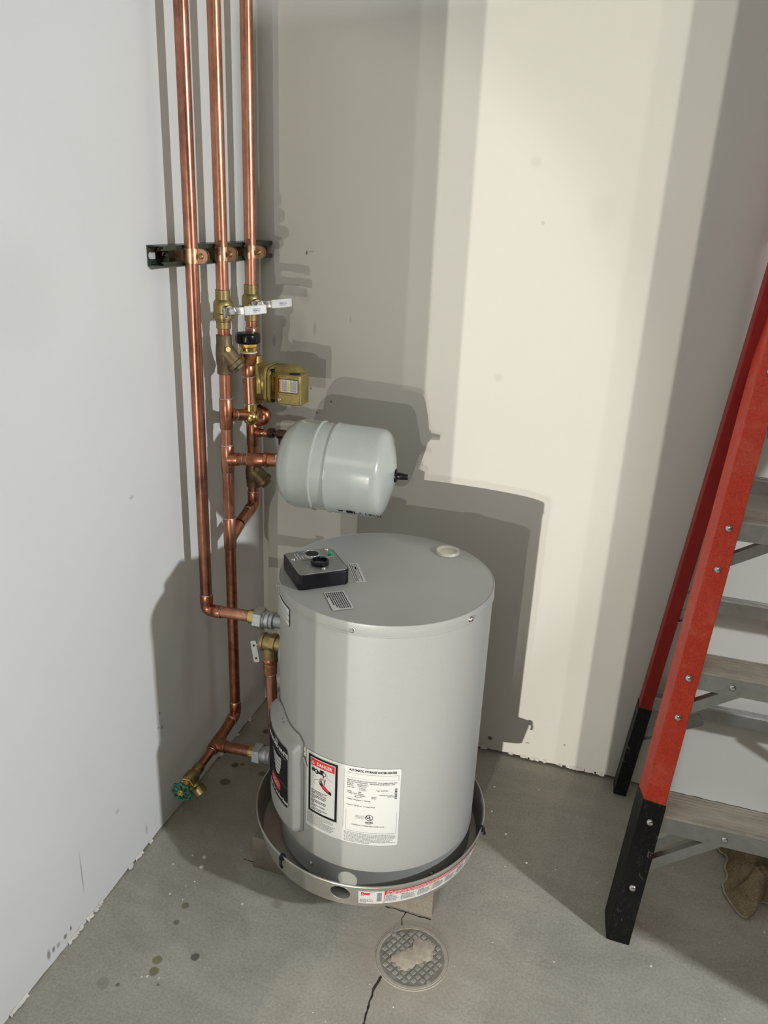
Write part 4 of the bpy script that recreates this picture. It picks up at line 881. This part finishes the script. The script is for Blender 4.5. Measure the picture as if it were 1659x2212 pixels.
# expansion tank
et = thing('expansion_tank', 'pale grey green expansion tank lying sideways above the heater', 'expansion tank', XE)
XT = V((0.511, -0.272, 0.9175)); ax = (XT-XE).normalized(); LT = (XT-XE).length
RT = 0.1065; Ls = LT-0.030
pr = [(0.018, 0.004), (0.040, 0.006), (0.070, 0.014), (0.090, 0.026), (0.1015, 0.040), (RT, 0.056), (RT, 0.098), (RT+0.0018, 0.101), (RT+0.0018, 0.104), (RT-0.0015, 0.107), (RT-0.0015, 0.136), (RT+0.0018, 0.139), (RT+0.0018, 0.143), (RT, 0.146), (RT, Ls-0.042), (RT-0.0015, Ls-0.034), (RT-0.0055, Ls-0.027), (RT-0.012, Ls-0.0215), (RT-0.021, Ls-0.0175), (RT-0.036, Ls-0.013), (RT-0.058, Ls-0.007), (RT-0.080, Ls-0.002), (0.014, Ls), (0.0001, Ls)]
m = MB(); m.lathe(pr, XE, ax, 96, cap1=False); m.build('tank_shell', 'exp', et, smooth=45)
m = MB(); m.hexn(XE-ax*0.010, XE+ax*0.006, 0.0175); m.build('inlet_nipple', 'zinc', et, smooth=30)
m = MB(); m.lathe([(0.0165, Ls-0.001), (0.0165, Ls+0.002), (0.0135, Ls+0.005), (0.0085, Ls+0.006), (0.0082, Ls+0.018), (0.0078, Ls+0.019), (0.0065, Ls+0.030), (0.004, Ls+0.0305)], XE, ax, 24); m.build('air_valve_cap', 'black', et, smooth=40, label='black cap on the air valve')
# printed marks on the underside
xx = ax.cross(Z).normalized(); 
def emap(u, v, h):
    a = v/RT; yv = (xx*math.cos(a)+(ax.cross(xx)).normalized()*math.sin(a)*-1); return XE+ax*u+yv*(RT+0.0004+h)
S = Sheet(emap, 0.01)
# find the angle facing down/front
zup = ax.cross(xx).normalized(); sgn = 1 if zup.z > 0 else -1
front = xx if xx.y < 0 else -xx
def emap(u, v, h):
    a = v/RT; d = front*math.cos(a)+(zup*sgn)*math.sin(a); return XE+ax*u+d*(RT+0.0004+h)
S.mp = emap
def vv(t): return -0.083-t
S.poly([(0.168, vv(0.002)), (0.176, vv(0.004)), (0.184, vv(0.0)), (0.180, vv(0.010)), (0.172, vv(0.010))], 'ink', 1, 'printed_marks'); S.rect(0.190, vv(0.014), 0.206, vv(-0.001), 'ink', 1, 'printed_marks'); S.rect(0.208, vv(0.016), 0.211, vv(0.0), 'ink', 1, 'printed_marks')
S.rect(0.222, vv(0.006), 0.227, vv(0.002), 'ink', 1, 'printed_marks'); S.greek(0.213, 0.230, vv(0.012), 0.002, 'ink', 1, 'printed_marks'); S.rect(0.236, vv(0.016), 0.238, vv(0.001), 'ink', 1, 'printed_marks')
for i in range(11): S.rect(0.2415+0.0030*i, vv(0.016), 0.2415+0.0030*i+(0.0018 if i % 3 else 0.0008), vv(0.002), 'ink', 1, 'printed_marks')
S.L[('printed_marks', 'ink')].build('printed_marks', 'ink', et, smooth=0, recalc=False)

# unions
def union(p, d, label, L_, off):
    t = thing('pipe_union', label, 'pipe fitting', p, 'galvanized pipe unions'); p = V(p); d = V(d).normalized(); m = MB()
    m.cyl(p-d*0.004, p+d*0.014, 0.0175, bev=0.0008); m.build('brass_tailpiece', 'brass_b', t)
    m = MB(); m.hexn(p+d*0.013, p+d*0.036, 0.0285, a0=off); m.build('union_nut', 'zinc', t, smooth=25)
    m = MB(); m.lathe([(0.0215, 0.034), (0.0222, 0.040), (0.0205, 0.042), (0.0222, 0.044), (0.0222, 0.052), (0.0205, 0.054), (0.0215, 0.056), (0.0215, 0.062), (0.0185, 0.064)], p, d, 28); m.build('collar', 'zinc', t, smooth=30)
    m = MB(); m.cyl(p+d*0.060, p+d*L_, 0.0165); m.build('nipple', 'zinc', t); return t
union(PB, Xd, 'galvanized union joining the leftmost pipe to the heater, upper of two', 0.1285, 0.3)
union(LB, (LB-TE), 'galvanized union low beside the drain pan, lower of two', 0.128, 0.3)

# relief valve
TX, TY = 0.268, -0.520
tv = thing('relief_valve', 'brass temperature and pressure relief valve on the side of the heater', 'valve', (TX, TY, 0.555))
c = V((TX, TY, 0.555)); m = MB()
m.lathe([(0.0205, -0.020), (0.0222, -0.018), (0.0222, -0.012), (0.0200, -0.010), (0.0200, 0.006), (0.0180, 0.008), (0.0180, 0.040)], c, Xd, 32); m.hexn(c+Xd*0.004, c+Xd*0.018, 0.0235); m.lathe([(0.017, 0.006), (0.0175, 0.030), (0.0175, 0.040), (0.0165, 0.042)], c, -Z, 28); m.build('valve_body', 'brass', tv, smooth=35)
m = MB(); m.lathe([(0.0195, 0.019), (0.017, 0.023), (0.010, 0.027), (0.0001, 0.028)], c, -Xd, 28, cap1=False); m.build('spring_cap', 'zinc', tv, smooth=50)
m = MB(); ld = V((0.26, 0, -1)).normalized(); lc = c+V((-0.036, -0.006, -0.028)); m.prism(rrect(0.013, 0.056, 0.004), lc, V((0.89, 0.45, 0)).normalized(), V((-0.16, 0.0, 0.98)).normalized(), 0.0016); lv = m.build('test_lever', 'offwhite', tv)
for dz in (0.016, -0.017):
    m = MB(); q = lc+V((-0.16*dz, 0, dz)); n_ = V((0.89, 0.45, 0)).normalized().cross(V((-0.16, 0, 0.98)).normalized()); m.cyl(q+n_*0.0012, q+n_*0.0022, 0.0026, seg=12); m.cyl(q-n_*0.0006, q-n_*0.0001, 0.0026, seg=12); m.build('rivet_hole', 'darkin', lv)
m = MB(); m.cyl(lc+V((0.002, 0.003, 0.014)), c+V((-0.022, 0, 0.001)), 0.0025, seg=10); m.build('lever_pin', 'steel', tv)
dp = thing('discharge_pipe', 'copper discharge pipe dropping from the relief valve into the drain pan', 'pipe', (TX, TY, 0.3))
m = MB(); m.lathe([(0.0172, 0.5175), (0.0185, 0.512), (0.0185, 0.506), (0.0162, 0.503), (0.0168, 0.494), (0.0162, 0.482), (0.0160, 0.474)], V((TX, TY, 0)), Z, 28); m.build('adapter', 'copper_f', dp, smooth=40)
solder((TX+0.001, TY, 0.474), Z, dp, 0.0148); pipe([(TX, TY, 0.49), (0.279, TY, 0.24)], dp, 'copper', 0.0132); m = MB(); sleeve(m, (0.2785, TY, 0.258), (0.2795, TY, 0.222), 0.0149); m.build('coupling', 'copper_f', dp); solder((0.2785, TY, 0.2585), Z, dp, 0.0138); pipe([(0.279, TY, 0.24), (0.283, TY, 0.118)], dp, 'copper_f', 0.0132)

# hose bib
hb = thing('hose_faucet', 'brass boiler drain faucet with a green wheel handle near the floor', 'faucet', HB)
d = d3; m = MB(); m.lathe([(0.0135, -0.010), (0.0145, -0.008), (0.0145, 0.008), (0.0125, 0.012), (0.0170, 0.018), (0.0195, 0.030), (0.0190, 0.042), (0.0165, 0.046)], HB, d, 28)
sp = V((0.62, -0.10, -0.62)).normalized(); o = HB+d*0.032; m.lathe([(0.0125, 0.0), (0.0125, 0.024), (0.0155, 0.026), (0.0155, 0.046), (0.0145, 0.047), (0.0115, 0.047), (0.0112, 0.034)], o, sp, 28, cap1=False); m.build('faucet_body', 'brass', hb, smooth=35)
m = MB(); m.lathe([(0.0001, 0.035), (0.0112, 0.035)], o, sp, 20, cap0=False, cap1=False); m.build('spout_opening', 'darkin', hb, recalc=False)
wd = (d+V((0.12, -0.1, 0.10))).normalized(); o2 = HB+d*0.044; m = MB(); m.hexn(o2, o2+wd*0.012, 0.0195); m.cyl(o2+wd*0.010, o2+wd*0.022, 0.0125, 0.0105, 24, bev=0.0008); m.cyl(o2+wd*0.020, o2+wd*0.046, 0.0042, seg=14); m.build('bonnet', 'brass_b', hb, smooth=30)
wc = o2+wd*0.040; x_, y_, z_ = MB().frame(wd); m = MB(); N = 64; ss = 10; vs = []
for i in range(N):
    a = 2*PI*i/N; rr = 0.0238+0.0022*math.cos(8*a); e = x_*math.cos(a)+y_*math.sin(a)
    for j in range(ss): b_ = 2*PI*j/ss; vs.append(wc+e*(rr+0.0042*math.cos(b_))+wd*(0.0042*math.sin(b_)-0.003))
m.add(vs, [(i*ss+j, ((i+1) % N)*ss+j, ((i+1) % N)*ss+(j+1) % ss, i*ss+(j+1) % ss) for i in range(N) for j in range(ss)])
for k in range(8):
    a = 2*PI*k/8+0.2; e = x_*math.cos(a)+y_*math.sin(a); m.tube([wc+e*0.005-wd*0.001, wc+e*0.022-wd*0.003], 0.0030, 10)
m.cyl(wc-wd*0.005, wc+wd*0.001, 0.0095, seg=24, bev=0.0006); m.build('wheel_handle', 'green', hb, smooth=60)
m = MB(); m.torus(wc+wd*0.0015, wd, 0.0062, 0.0017, 24, 8); m.cyl(wc, wc+wd*0.004, 0.0034, seg=14); m.build('handle_screw', 'brass_b', hb)

# strut channel and clamps
sc_ = thing('strut_channel', 'dark green steel strut channel mounted across the left wall', 'bracket', (0.0, -0.26, 1.396))
sz0, sz1 = 1.3755, 1.4168; t_ = 0.0025
prof = [(0.0006, sz0), (0.041, sz0), (0.041, sz0+0.0095), (0.0335, sz0+0.0095), (0.0335, sz0+0.007), (0.0385, sz0+0.007), (0.0385, sz0+t_), (0.0031, sz0+t_), (0.0031, sz1-t_), (0.0385, sz1-t_), (0.0385, sz1-0.007), (0.0335, sz1-0.007), (0.0335, sz1-0.0095), (0.041, sz1-0.0095), (0.041, sz1), (0.0006, sz1)]
m = MB(); n = len(prof); vs = [(x, -0.514, z) for x, z in prof]+[(x, -0.004, z) for x, z in prof]
quads = [(0, 1, 6, 7), (1, 2, 5, 6), (2, 3, 4, 5), (0, 7, 8, 15), (15, 8, 9, 14), (14, 9, 10, 13), (13, 10, 11, 12)]
m.add(vs, [(i, (i+1) % n, n+(i+1) % n, n+i) for i in range(n)]+[q for q in quads]+[tuple(n+i for i in reversed(q)) for q in quads]); m.build('channel', 'strut', sc_, smooth=0)
for yc in (-0.499, -0.452):
    m = MB(); m.prism(rrect(0.028, 0.0145, 0.007), (0.0033, yc, 1.396), Yd, Z, 0.0004); m.build('slot', 'offwhite' if yc < -0.48 else 'darkin', sc_)
m = MB(); m.cyl((0.0035, -0.474, 1.396), (0.0060, -0.474, 1.396), 0.0165, seg=24); m.hexn((0.006, -0.474, 1.396), (0.016, -0.474, 1.396), 0.0085); m.cyl((0.016, -0.474, 1.396), (0.021, -0.474, 1.396), 0.0045, seg=16); m.build('anchor_bolt', 'gunmetal', sc_)
def clamp(y, label):
    t = thing('pipe_clamp', label, 'clamp', (WX, y, 1.396), 'copper plated pipe clamps'); c = V((WX, y, 1.396)); h = 0.030
    for s_ in (-1, 1):
        m = MB(); o = []; ri = PR+0.0006; ro = PR+0.0024
        # outline in the xy plane: foot in the channel, ring around the pipe, ear outwards
        A = [(-0.036, 0.0065), (-0.0215, 0.0065)]+[(ro*math.cos(R(a)), ro*math.sin(R(a))) for a in range(155, 10, -12)]+[(0.0168, 0.0042), (0.0390, 0.0042)]
        B = [(0.0390, 0.0024), (0.0150, 0.0024)]+[(ri*math.cos(R(a)), ri*math.sin(R(a))) for a in range(12, 158, 12)]+[(-0.0222, 0.0047), (-0.036, 0.0047)]
        poly = [(x, yy*s_) for x, yy in A+B]; k_ = len(poly)
        vs = []; na = len(A)
        def hh(x): return h/2 if x < 0.022 else math.sqrt(max(0.00002, (h/2)**2-((x-0.0225)/0.0180*h/2)**2))
        # split the ear finely so its end can be round
        earx = [0.0168+i*(0.0390-0.0168)/8 for i in range(9)]
        A2 = A[:-2]+[(x, 0.0042) for x in earx]; B2 = [(x, 0.0024) for x in reversed(earx)]+B[2:]
        # pair up as a strip
        nA = len(A2); B3 = list(reversed(B2)); 
        if len(B3) != nA:
            # resample inner path to the same count
            def rs(P_, n_):
                d_ = [0]; 
                for a_, b_ in zip(P_[:-1], P_[1:]): d_.append(d_[-1]+math.hypot(b_[0]-a_[0], b_[1]-a_[1]))
                out = []
                for i in range(n_):
                    t0 = d_[-1]*i/(n_-1); j = max(0, min(len(P_)-2, next((q for q in range(len(d_)-1) if d_[q+1] >= t0), len(P_)-2))); f_ = (t0-d_[j])/max(1e-9, d_[j+1]-d_[j]); out.append((P_[j][0]+(P_[j+1][0]-P_[j][0])*f_, P_[j][1]+(P_[j+1][1]-P_[j][1])*f_))
                return out
            B3 = rs(B3, nA); A2 = rs(A2, nA)
        for (xa, ya), (xb, yb) in zip(A2, B3):
            vs += [c+V((xa, ya*s_, hh(xa))), c+V((xa, ya*s_, -hh(xa))), c+V((xb, yb*s_, -hh(xa))), c+V((xb, yb*s_, hh(xa)))]
        f = [(0, 1, 2, 3), (4*nA-1, 4*nA-2, 4*nA-3, 4*nA-4)]
        for i in range(nA-1):
            for q in range(4): f.append((4*i+q, 4*i+4+q, 4*i+4+(q+1) % 4, 4*i+(q+1) % 4))
        m.add(vs, f); m.build('strap_half', 'strap', t, smooth=40)
    m = MB(); m.lathe([(0.0062, 0.0), (0.0062, 0.0022), (0.0045, 0.0042), (0.0015, 0.0046)], c+V((0.0245, -0.0043, 0)), (0, -1, 0), 16); m.cyl(c+V((0.0245, -0.004, 0)), c+V((0.0245, 0.010, 0)), 0.003, seg=10); m.hexn(c+V((0.0245, 0.0045, 0)), c+V((0.0245, 0.009, 0)), 0.0058); m.build('screw', 'brass', t, smooth=40)
    return t
clamp(Y1+0.001, 'copper clamp holding the leftmost pipe to the strut'); clamp(Y2, 'copper clamp holding the middle pipe to the strut'); clamp(Y3, 'copper clamp holding the pipe nearest the corner to the strut')

# ================================================================ FLOOR DRAIN COVER
fd = thing('floor_cleanout_cover', 'round dusty cast cover with raised squares set in the concrete floor', 'floor cover', (0.7065, -0.752, 0.0))
FC = V((0.7065, -0.752, 0)); m = MB(); m.lathe([(0.0001, 0.0012), (0.0700, 0.0012)], FC, Z, 64, cap0=False, cap1=False); m.build('cover_disc', 'castiron', fd, smooth=30)
m = MB(); m.lathe([(0.0700, 0.0012), (0.0712, 0.0019), (0.0765, 0.0019), (0.0775, 0.0004), (0.0785, 0.0004), (0.0795, 0.0012), (0.0815, 0.0)], FC, Z, 64, cap0=False, cap1=False); m.build('cover_rim', 'floor', fd, smooth=30)
ra = R(64); ex = V((math.cos(ra), math.sin(ra), 0)); ey = V((-ex.y, ex.x, 0))
sq = MB(); sq.add([(-.0046, -.0046, 0), (.0046, -.0046, 0), (.0046, .0046, 0), (-.0046, .0046, 0), (-.0036, -.0036, .0016), (.0036, -.0036, .0016), (.0036, .0036, .0016), (-.0036, .0036, .0016)], [(0, 1, 5, 4), (1, 2, 6, 5), (2, 3, 7, 6), (3, 0, 4, 7), (4, 5, 6, 7)])
s0 = None
for i in range(-6, 7):
    for j in range(-6, 7):
        p = ex*(i*0.0136)+ey*(j*0.0136)
        if p.length > 0.064: continue
        if s0 is None:
            s0 = sq.build('raised_square', 'castboss', None, smooth=0); s0.parent = fd; s0.location = p+V((0, 0, 0.0010)); s0.rotation_euler = (0, 0, ra+PI/4*0)
        else: copy_child(s0, fd, p+V((0, 0, 0.0010)), (0, 0, ra))
for p in (V((-0.052, 0.040, 0)), V((0.050, -0.048, 0))):
    m = MB(); m.lathe([(0.0052, 0.001), (0.0052, 0.0030), (0.003, 0.0034), (0.0001, 0.0034)], FC+p, Z, 18, cap1=False); m.build('cover_screw', 'castboss', fd)
m = MB(); rnd = random.Random(9); n = 46; vs = []
for k in range(n):
    a = 2*PI*k/n; base = 0.036+0.015*math.cos(2*(a-R(50)))+0.004*math.cos(3*a+1)+0.003*math.cos(7*a)+rnd.uniform(-0.003, 0.003)
    vs.append(FC+V((0.006+base*math.cos(a), 0.006+base*math.sin(a), 0.0022)))
inn = [FC+V((0.006, 0.006, 0))+(v-FC-V((0.006, 0.006, 0)))*0.8+V((0, 0, 0.0012+rnd.uniform(0, 0.0006))) for v in vs]
low = [V((v.x, v.y, 0.0008)) for v in vs]; cen = FC+V((0.006, 0.006, 0.0036))
m.add(low+vs+inn+[cen], [(k, (k+1) % n, n+(k+1) % n, n+k) for k in range(n)]+[(n+k, n+(k+1) % n, 2*n+(k+1) % n, 2*n+k) for k in range(n)]+[(2*n+k, 2*n+(k+1) % n, 3*n) for k in range(n)])
m.build('cement_smear', 'cement', fd, smooth=60, label='dried cement smeared over the middle')

# ================================================================ STEP LADDER
ld_ = thing('step_ladder', 'red fiberglass step ladder with black feet and worn aluminium steps', 'ladder', (1.38, -0.3, 0))
HGT = 1.72
def FY_(z): return -0.560+0.30*z       # front face of the front rails
def FXL(z): return 1.107+0.096*z       # outer left face
def FXR(z): return 1.690-0.096*z
def RYF(z): return -0.060-0.045*z      # front face of the rear rails
def RXL(z): return 1.102+0.080*z
def RXR(z): return 1.692-0.080*z
def rail(p0, p1, wfl, dep, s_, th=0.0035, tilt=0.09):
    """C channel: web outside, flanges pointing inwards; s_=+1 for the left rail"""
    d = (V(p1)-V(p0)).normalized(); X_ = V((s_, 0, 0)); X_ = (X_-d*X_.dot(d)).normalized(); Y_ = V((-tilt*s_, 1, 0)); Y_ = (Y_-d*Y_.dot(d)).normalized()
    pr = [(0, 0), (wfl, 0), (wfl, th), (th, th), (th, dep-th), (wfl, dep-th), (wfl, dep), (0, dep)]; m = MB(); n = 8
    vs = [V(p0)+X_*a+Y_*b_ for a, b_ in pr]+[V(p1)+X_*a+Y_*b_ for a, b_ in pr]
    qs = [(0, 1, 2, 3), (0, 3, 4, 7), (7, 4, 5, 6)]
    m.add(vs, [(i, (i+1) % n, n+(i+1) % n, n+i) for i in range(n)]+qs+[tuple(n+i for i in reversed(q)) for q in qs]); return m
fz0, fz1 = 0.006, HGT
for s_, fx in ((1, FXL), (-1, FXR)):
    rail((fx(0.02), FY_(0.02), 0.02), (fx(fz1), FY_(fz1), fz1), 0.046, 0.073, s_).build('front_rail', 'red', ld_, smooth=0, bevel=0.0022)
for s_, fx in ((1, RXL), (-1, RXR)):
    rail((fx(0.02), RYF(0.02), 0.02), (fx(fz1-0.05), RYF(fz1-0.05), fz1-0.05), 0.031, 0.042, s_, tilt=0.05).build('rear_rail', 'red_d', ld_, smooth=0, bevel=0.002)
def boot(fx, fy, h, wfl, dep, s_, g=0.0018, tilt=0.09):
    p0 = V((fx(0.0)-g*s_, fy(0.0)-g, 0.001)); p1 = V((fx(h)-g*s_, fy(h)-g, h)); m = rail(p0, p1, wfl+2*g, dep+2*g, s_, 0.0035+g, tilt)
    # the side plate of the boot slopes down at its top (front face tallest)
    d = (p1-p0).normalized(); return m
b1 = boot(FXL, FY_, 0.320, 0.046, 0.073, 1); b1.build('front_foot', 'boot', ld_, smooth=0, bevel=0.0015, label='black scratched plastic foot')
boot(FXR, FY_, 0.320, 0.046, 0.073, -1).build('front_foot', 'boot', ld_, smooth=0, bevel=0.0015, label='black scratched plastic foot')
boot(RXL, RYF, 0.300, 0.031, 0.042, 1, tilt=0.05).build('rear_foot', 'boot', ld_, smooth=0, bevel=0.0015, label='black plastic foot against the wall')
boot(RXR, RYF, 0.300, 0.031, 0.042, -1, tilt=0.05).build('rear_foot', 'boot', ld_, smooth=0, bevel=0.0015, label='black plastic foot against the wall')
# steps
zs = [0.287+0.3165*i for i in range(5)]
for i, z in enumerate(zs):
    if z > 1.55: break
    x0 = FXL(z)+0.006; x1 = FXR(z)-0.006; yf = FY_(z)+0.006; dp_ = 0.092
    # profile in y,z : ribbed top, front and rear lip
    pr = [(0.0, -0.040), (0.0, 0.0)]
    nr = 9
    for k in range(nr):
        a = dp_*(k+0.15)/nr; b_ = dp_*(k+0.75)/nr
        if k == 4: pr += [(a, 0.0), (a+0.001, -0.0012), (b_+0.002, -0.0012)]; continue
        pr += [(a, 0.0), (a+0.0006, 0.0022), (b_-0.0006, 0.0022), (b_, 0.0)]
    pr += [(dp_, 0.0), (dp_, -0.030), (dp_-0.002, -0.030), (dp_-0.002, -0.003), (0.0025, -0.003), (0.0025, -0.040)]
    n = len(pr); vs = [(x0, yf+a, z+b_) for a, b_ in pr]+[(x1, yf+a, z+b_) for a, b_ in pr]
    m = MB(); m.add(vs, [(q, (q+1) % n, n+(q+1) % n, n+q) for q in range(n)]); st = m.build('step', 'alu_dirty', ld_, smooth=0)
    m = MB(); m.add([(x0, yf-0.0008, z-0.0405), (x1, yf-0.0008, z-0.0405), (x1, yf-0.0008, z-0.001), (x0, yf-0.0008, z-0.001), (x0, yf+0.0002, z-0.0405), (x1, yf+0.0002, z-0.0405), (x1, yf+0.0002, z-0.001), (x0, yf+0.0002, z-0.001)], [(0, 1, 2, 3), (4, 7, 6, 5), (0, 3, 7, 4), (1, 5, 6, 2), (3, 2, 6, 7), (0, 4, 5, 1)]); m.build('front_lip', 'alu', st, smooth=0)
    for xr in (x0+0.062+0.065*(i == 0)*1.0, x1-0.08):
        m = MB(); m.lathe([(0.0075, 0), (0.0065, 0.002), (0.0035, 0.0036), (0.0005, 0.004)], (xr+0.045, yf-0.0008, z-0.0215), (0, -1, 0), 16); m.build('rivet', 'steel', st, smooth=60)
    for fx, s_ in ((FXL, 1), (FXR, -1)):
        for dz in (-0.012,)+((0.0,) if False else ()):
            zz_ = z+dz; m = MB(); m.lathe([(0.0080, 0), (0.0070, 0.0028), (0.0040, 0.0046), (0.0005, 0.0050)], (fx(zz_)+s_*0.0235, FY_(zz_)-0.0022 if i else FY_(zz_)-0.0030, zz_), (0, -1, 0.3), 16); m.build('rivet', 'steel', ld_, smooth=60)
        zr = z-0.098
        if i in (1, 2): m = MB(); m.lathe([(0.0080, 0), (0.0070, 0.0028), (0.0040, 0.0046), (0.0005, 0.0050)], (fx(zr)+s_*0.0235, FY_(zr)-0.0006, zr), (0, -1, 0.3), 16); m.build('rivet', 'steel', ld_, smooth=60)
        if i == 0: zr = 0.126; m = MB(); m.lathe([(0.0080, 0), (0.0070, 0.0028), (0.0040, 0.0046), (0.0005, 0.0050)], (fx(zr)+s_*0.0235, FY_(zr)-0.0030, zr), (0, -1, 0.3), 16); m.build('rivet', 'steel', ld_, smooth=60)
        # angle brace from the rail up to the step
        zb_ = z-0.100 if i else 0.150; wb_ = 0.15 if i == 0 else 0.105
        pa = V((fx(zb_)+s_*0.012, FY_(zb_)+0.012, zb_)); pb = V((fx(z)+s_*(wb_+0.03), yf+0.010, z-0.032)); dd = (pb-pa).normalized()
        m = MB(); pf = [(0, -0.012), (0.0016, -0.012), (0.0016, 0.010), (0.016, 0.010), (0.016, 0.012), (0, 0.012)]; m.beam(pf, pa, pb, (0, 1, 0)); m.build('brace', 'alu', ld_, smooth=0)
        if i == 0:
            pa2 = pa+V((0, 0.055, 0)); pb2 = pb+V((0, 0.062, 0)); m = MB(); m.beam(pf, pa2, pb2, (0, 1, 0)); m.build('brace', 'alu', ld_, smooth=0)
# rear horizontals
for i, z in enumerate((0.318, 0.634, 0.950, 1.266)):
    x0 = RXL(z)+0.006; x1 = RXR(z)-0.006; yf = RYF(z)+0.008
    pr = [(0, -0.020), (0, 0.012), (0.003, 0.016), (0.010, 0.017), (0.014, 0.012), (0.016, 0.016), (0.024, 0.016), (0.024, 0.013), (0.018, 0.012), (0.0145, 0.008), (0.004, 0.010), (0.003, -0.020)]
    n = len(pr); vs = [(x0, yf+a, z+b_) for a, b_ in pr]+[(x1, yf+a, z+b_) for a, b_ in pr]; m = MB(); m.add(vs, [(q, (q+1) % n, n+(q+1) % n, n+q) for q in range(n)]); m.build('rear_bar', 'alu', ld_, smooth=0)
for fx, s_ in ((RXL, 1), (RXR, -1)):
    m = MB(); pf = [(0, -0.013), (0.0018, -0.013), (0.0018, 0.011), (0.014, 0.011), (0.014, 0.013), (0, 0.013)]
    m.beam(pf, (fx(0.205)+s_*0.022, RYF(0.185)+0.014, 0.205), (fx(0.30)+s_*0.155, RYF(0.30)+0.006, 0.302), (0, -1, 0)); m.build('rear_brace', 'alu', ld_, smooth=0)
    m = MB(); m.beam(pf, (fx(0.58)+s_*0.020, RYF(0.56)+0.014, 0.580), (fx(0.62)+s_*0.085, RYF(0.62)+0.006, 0.618), (0, -1, 0)); m.build('rear_brace', 'alu', ld_, smooth=0)
    # spreader
    fx2 = FXL if s_ > 0 else FXR
    m = MB(); pf = [(0, -0.008), (0.0025, -0.008), (0.0025, 0.008), (0, 0.008)]; a = V((fx2(1.10)+s_*0.052, FY_(1.10)+0.004, 1.095)); bb = V((fx(1.30)+s_*0.045, RYF(1.2)-0.004, 1.235)); mid_ = a.lerp(bb, 0.55)+V((0, 0, 0.012)); m.beam(pf, a, mid_, (1, 0, 0)); m.beam(pf, mid_, bb, (1, 0, 0)); m.build('spreader', 'steel', ld_, smooth=0)
m = MB(); m.box(((FXL(1.72)+FXR(1.72))/2, -0.095, 1.745), (FXR(1.72)-FXL(1.72)+0.02, 0.16, 0.05)); m.build('top_cap', 'red', ld_, bevel=0.008)

# ================================================================ CANVAS RAG
m = MB(); nu, nv = 130, 90; vs = []
from mathutils import noise as mn
def ridge(x, y, k): return 1-abs(mn.noise(V((x, y, k))))*2.2
for i in range(nu+1):
    for j in range(nv+1):
        u, v = i/nu, j/nv; x = 1.375+0.34*u; y = -0.225+0.19*(v-0.5)
        wx = mn.noise(V((u*3.1, v*2.7, 5.2))); wy = mn.noise(V((u*2.6, v*3.3, 8.4)))
        a = ridge(u*3.6+wx*1.6, v*2.4+wy*1.2, 1.7); b_ = ridge(u*8.0+wy*2.0, v*5.0+wx*1.5, 3.3); c_ = ridge(u*15, v*11, 6.1)
        edge = min(u, 1-u, v, 1-v); e = min(1, edge/0.10); e = e*e*(3-2*e)
        z = 0.003+e*(0.010+0.050*max(0, a)+0.026*max(0, b_)+0.009*c_)
        x += 0.034*wx+0.012*mn.noise(V((u*9, v*7, 2))); y += 0.030*wy+0.012*mn.noise(V((u*8, v*9, 4)))
        # a corner trails out towards the viewer
        t = math.exp(-((u-0.10)/0.085)**2)*max(0, 0.5-v)*2; y -= 0.070*t; x += 0.012*t*math.sin(v*30); z *= 1-0.35*t
        t2 = math.exp(-((u-0.55)/0.25)**2)*max(0, 0.5-v)*2; y -= 0.020*t2
        vs.append((x, y, max(0.002, z)))
m.add(vs, [(i*(nv+1)+j, (i+1)*(nv+1)+j, (i+1)*(nv+1)+j+1, i*(nv+1)+j+1) for i in range(nu) for j in range(nv)])
rg = m.build('canvas_rag', 'canvas', smooth=80, recalc=False); hm = MB(); hm.tube([V(vs[i*(nv+1)])+V((0, 0, 0.002)) for i in range(0, 100, 2)], 0.0024, 8); hm.tube([V(vs[j])+V((0, 0, 0.002)) for j in range(0, nv, 2)], 0.0024, 8); hm = hm.build('hem', 'cement', rg); hm['kind'] = 'stuff'; sm_ = rg.modifiers.new('thickness', 'SOLIDIFY'); sm_.thickness = 0.0018; sm_.offset = 1
tag(rg, 'crumpled dirty brown canvas rag on the floor behind the lowest ladder step', 'rag')

# ================================================================ ADDED SHADE PANEL (unseen, right of the ladder, shades the back wall)
m = MB(); m.box((1.83, -0.5525, 1.01), (0.04, 0.415, 2.018)); pl = m.build('shade_panel', 'canvas', smooth=0, bevel=0.003)
tag(pl, 'added unseen upright board right of the step ladder, shading the back wall', 'board')
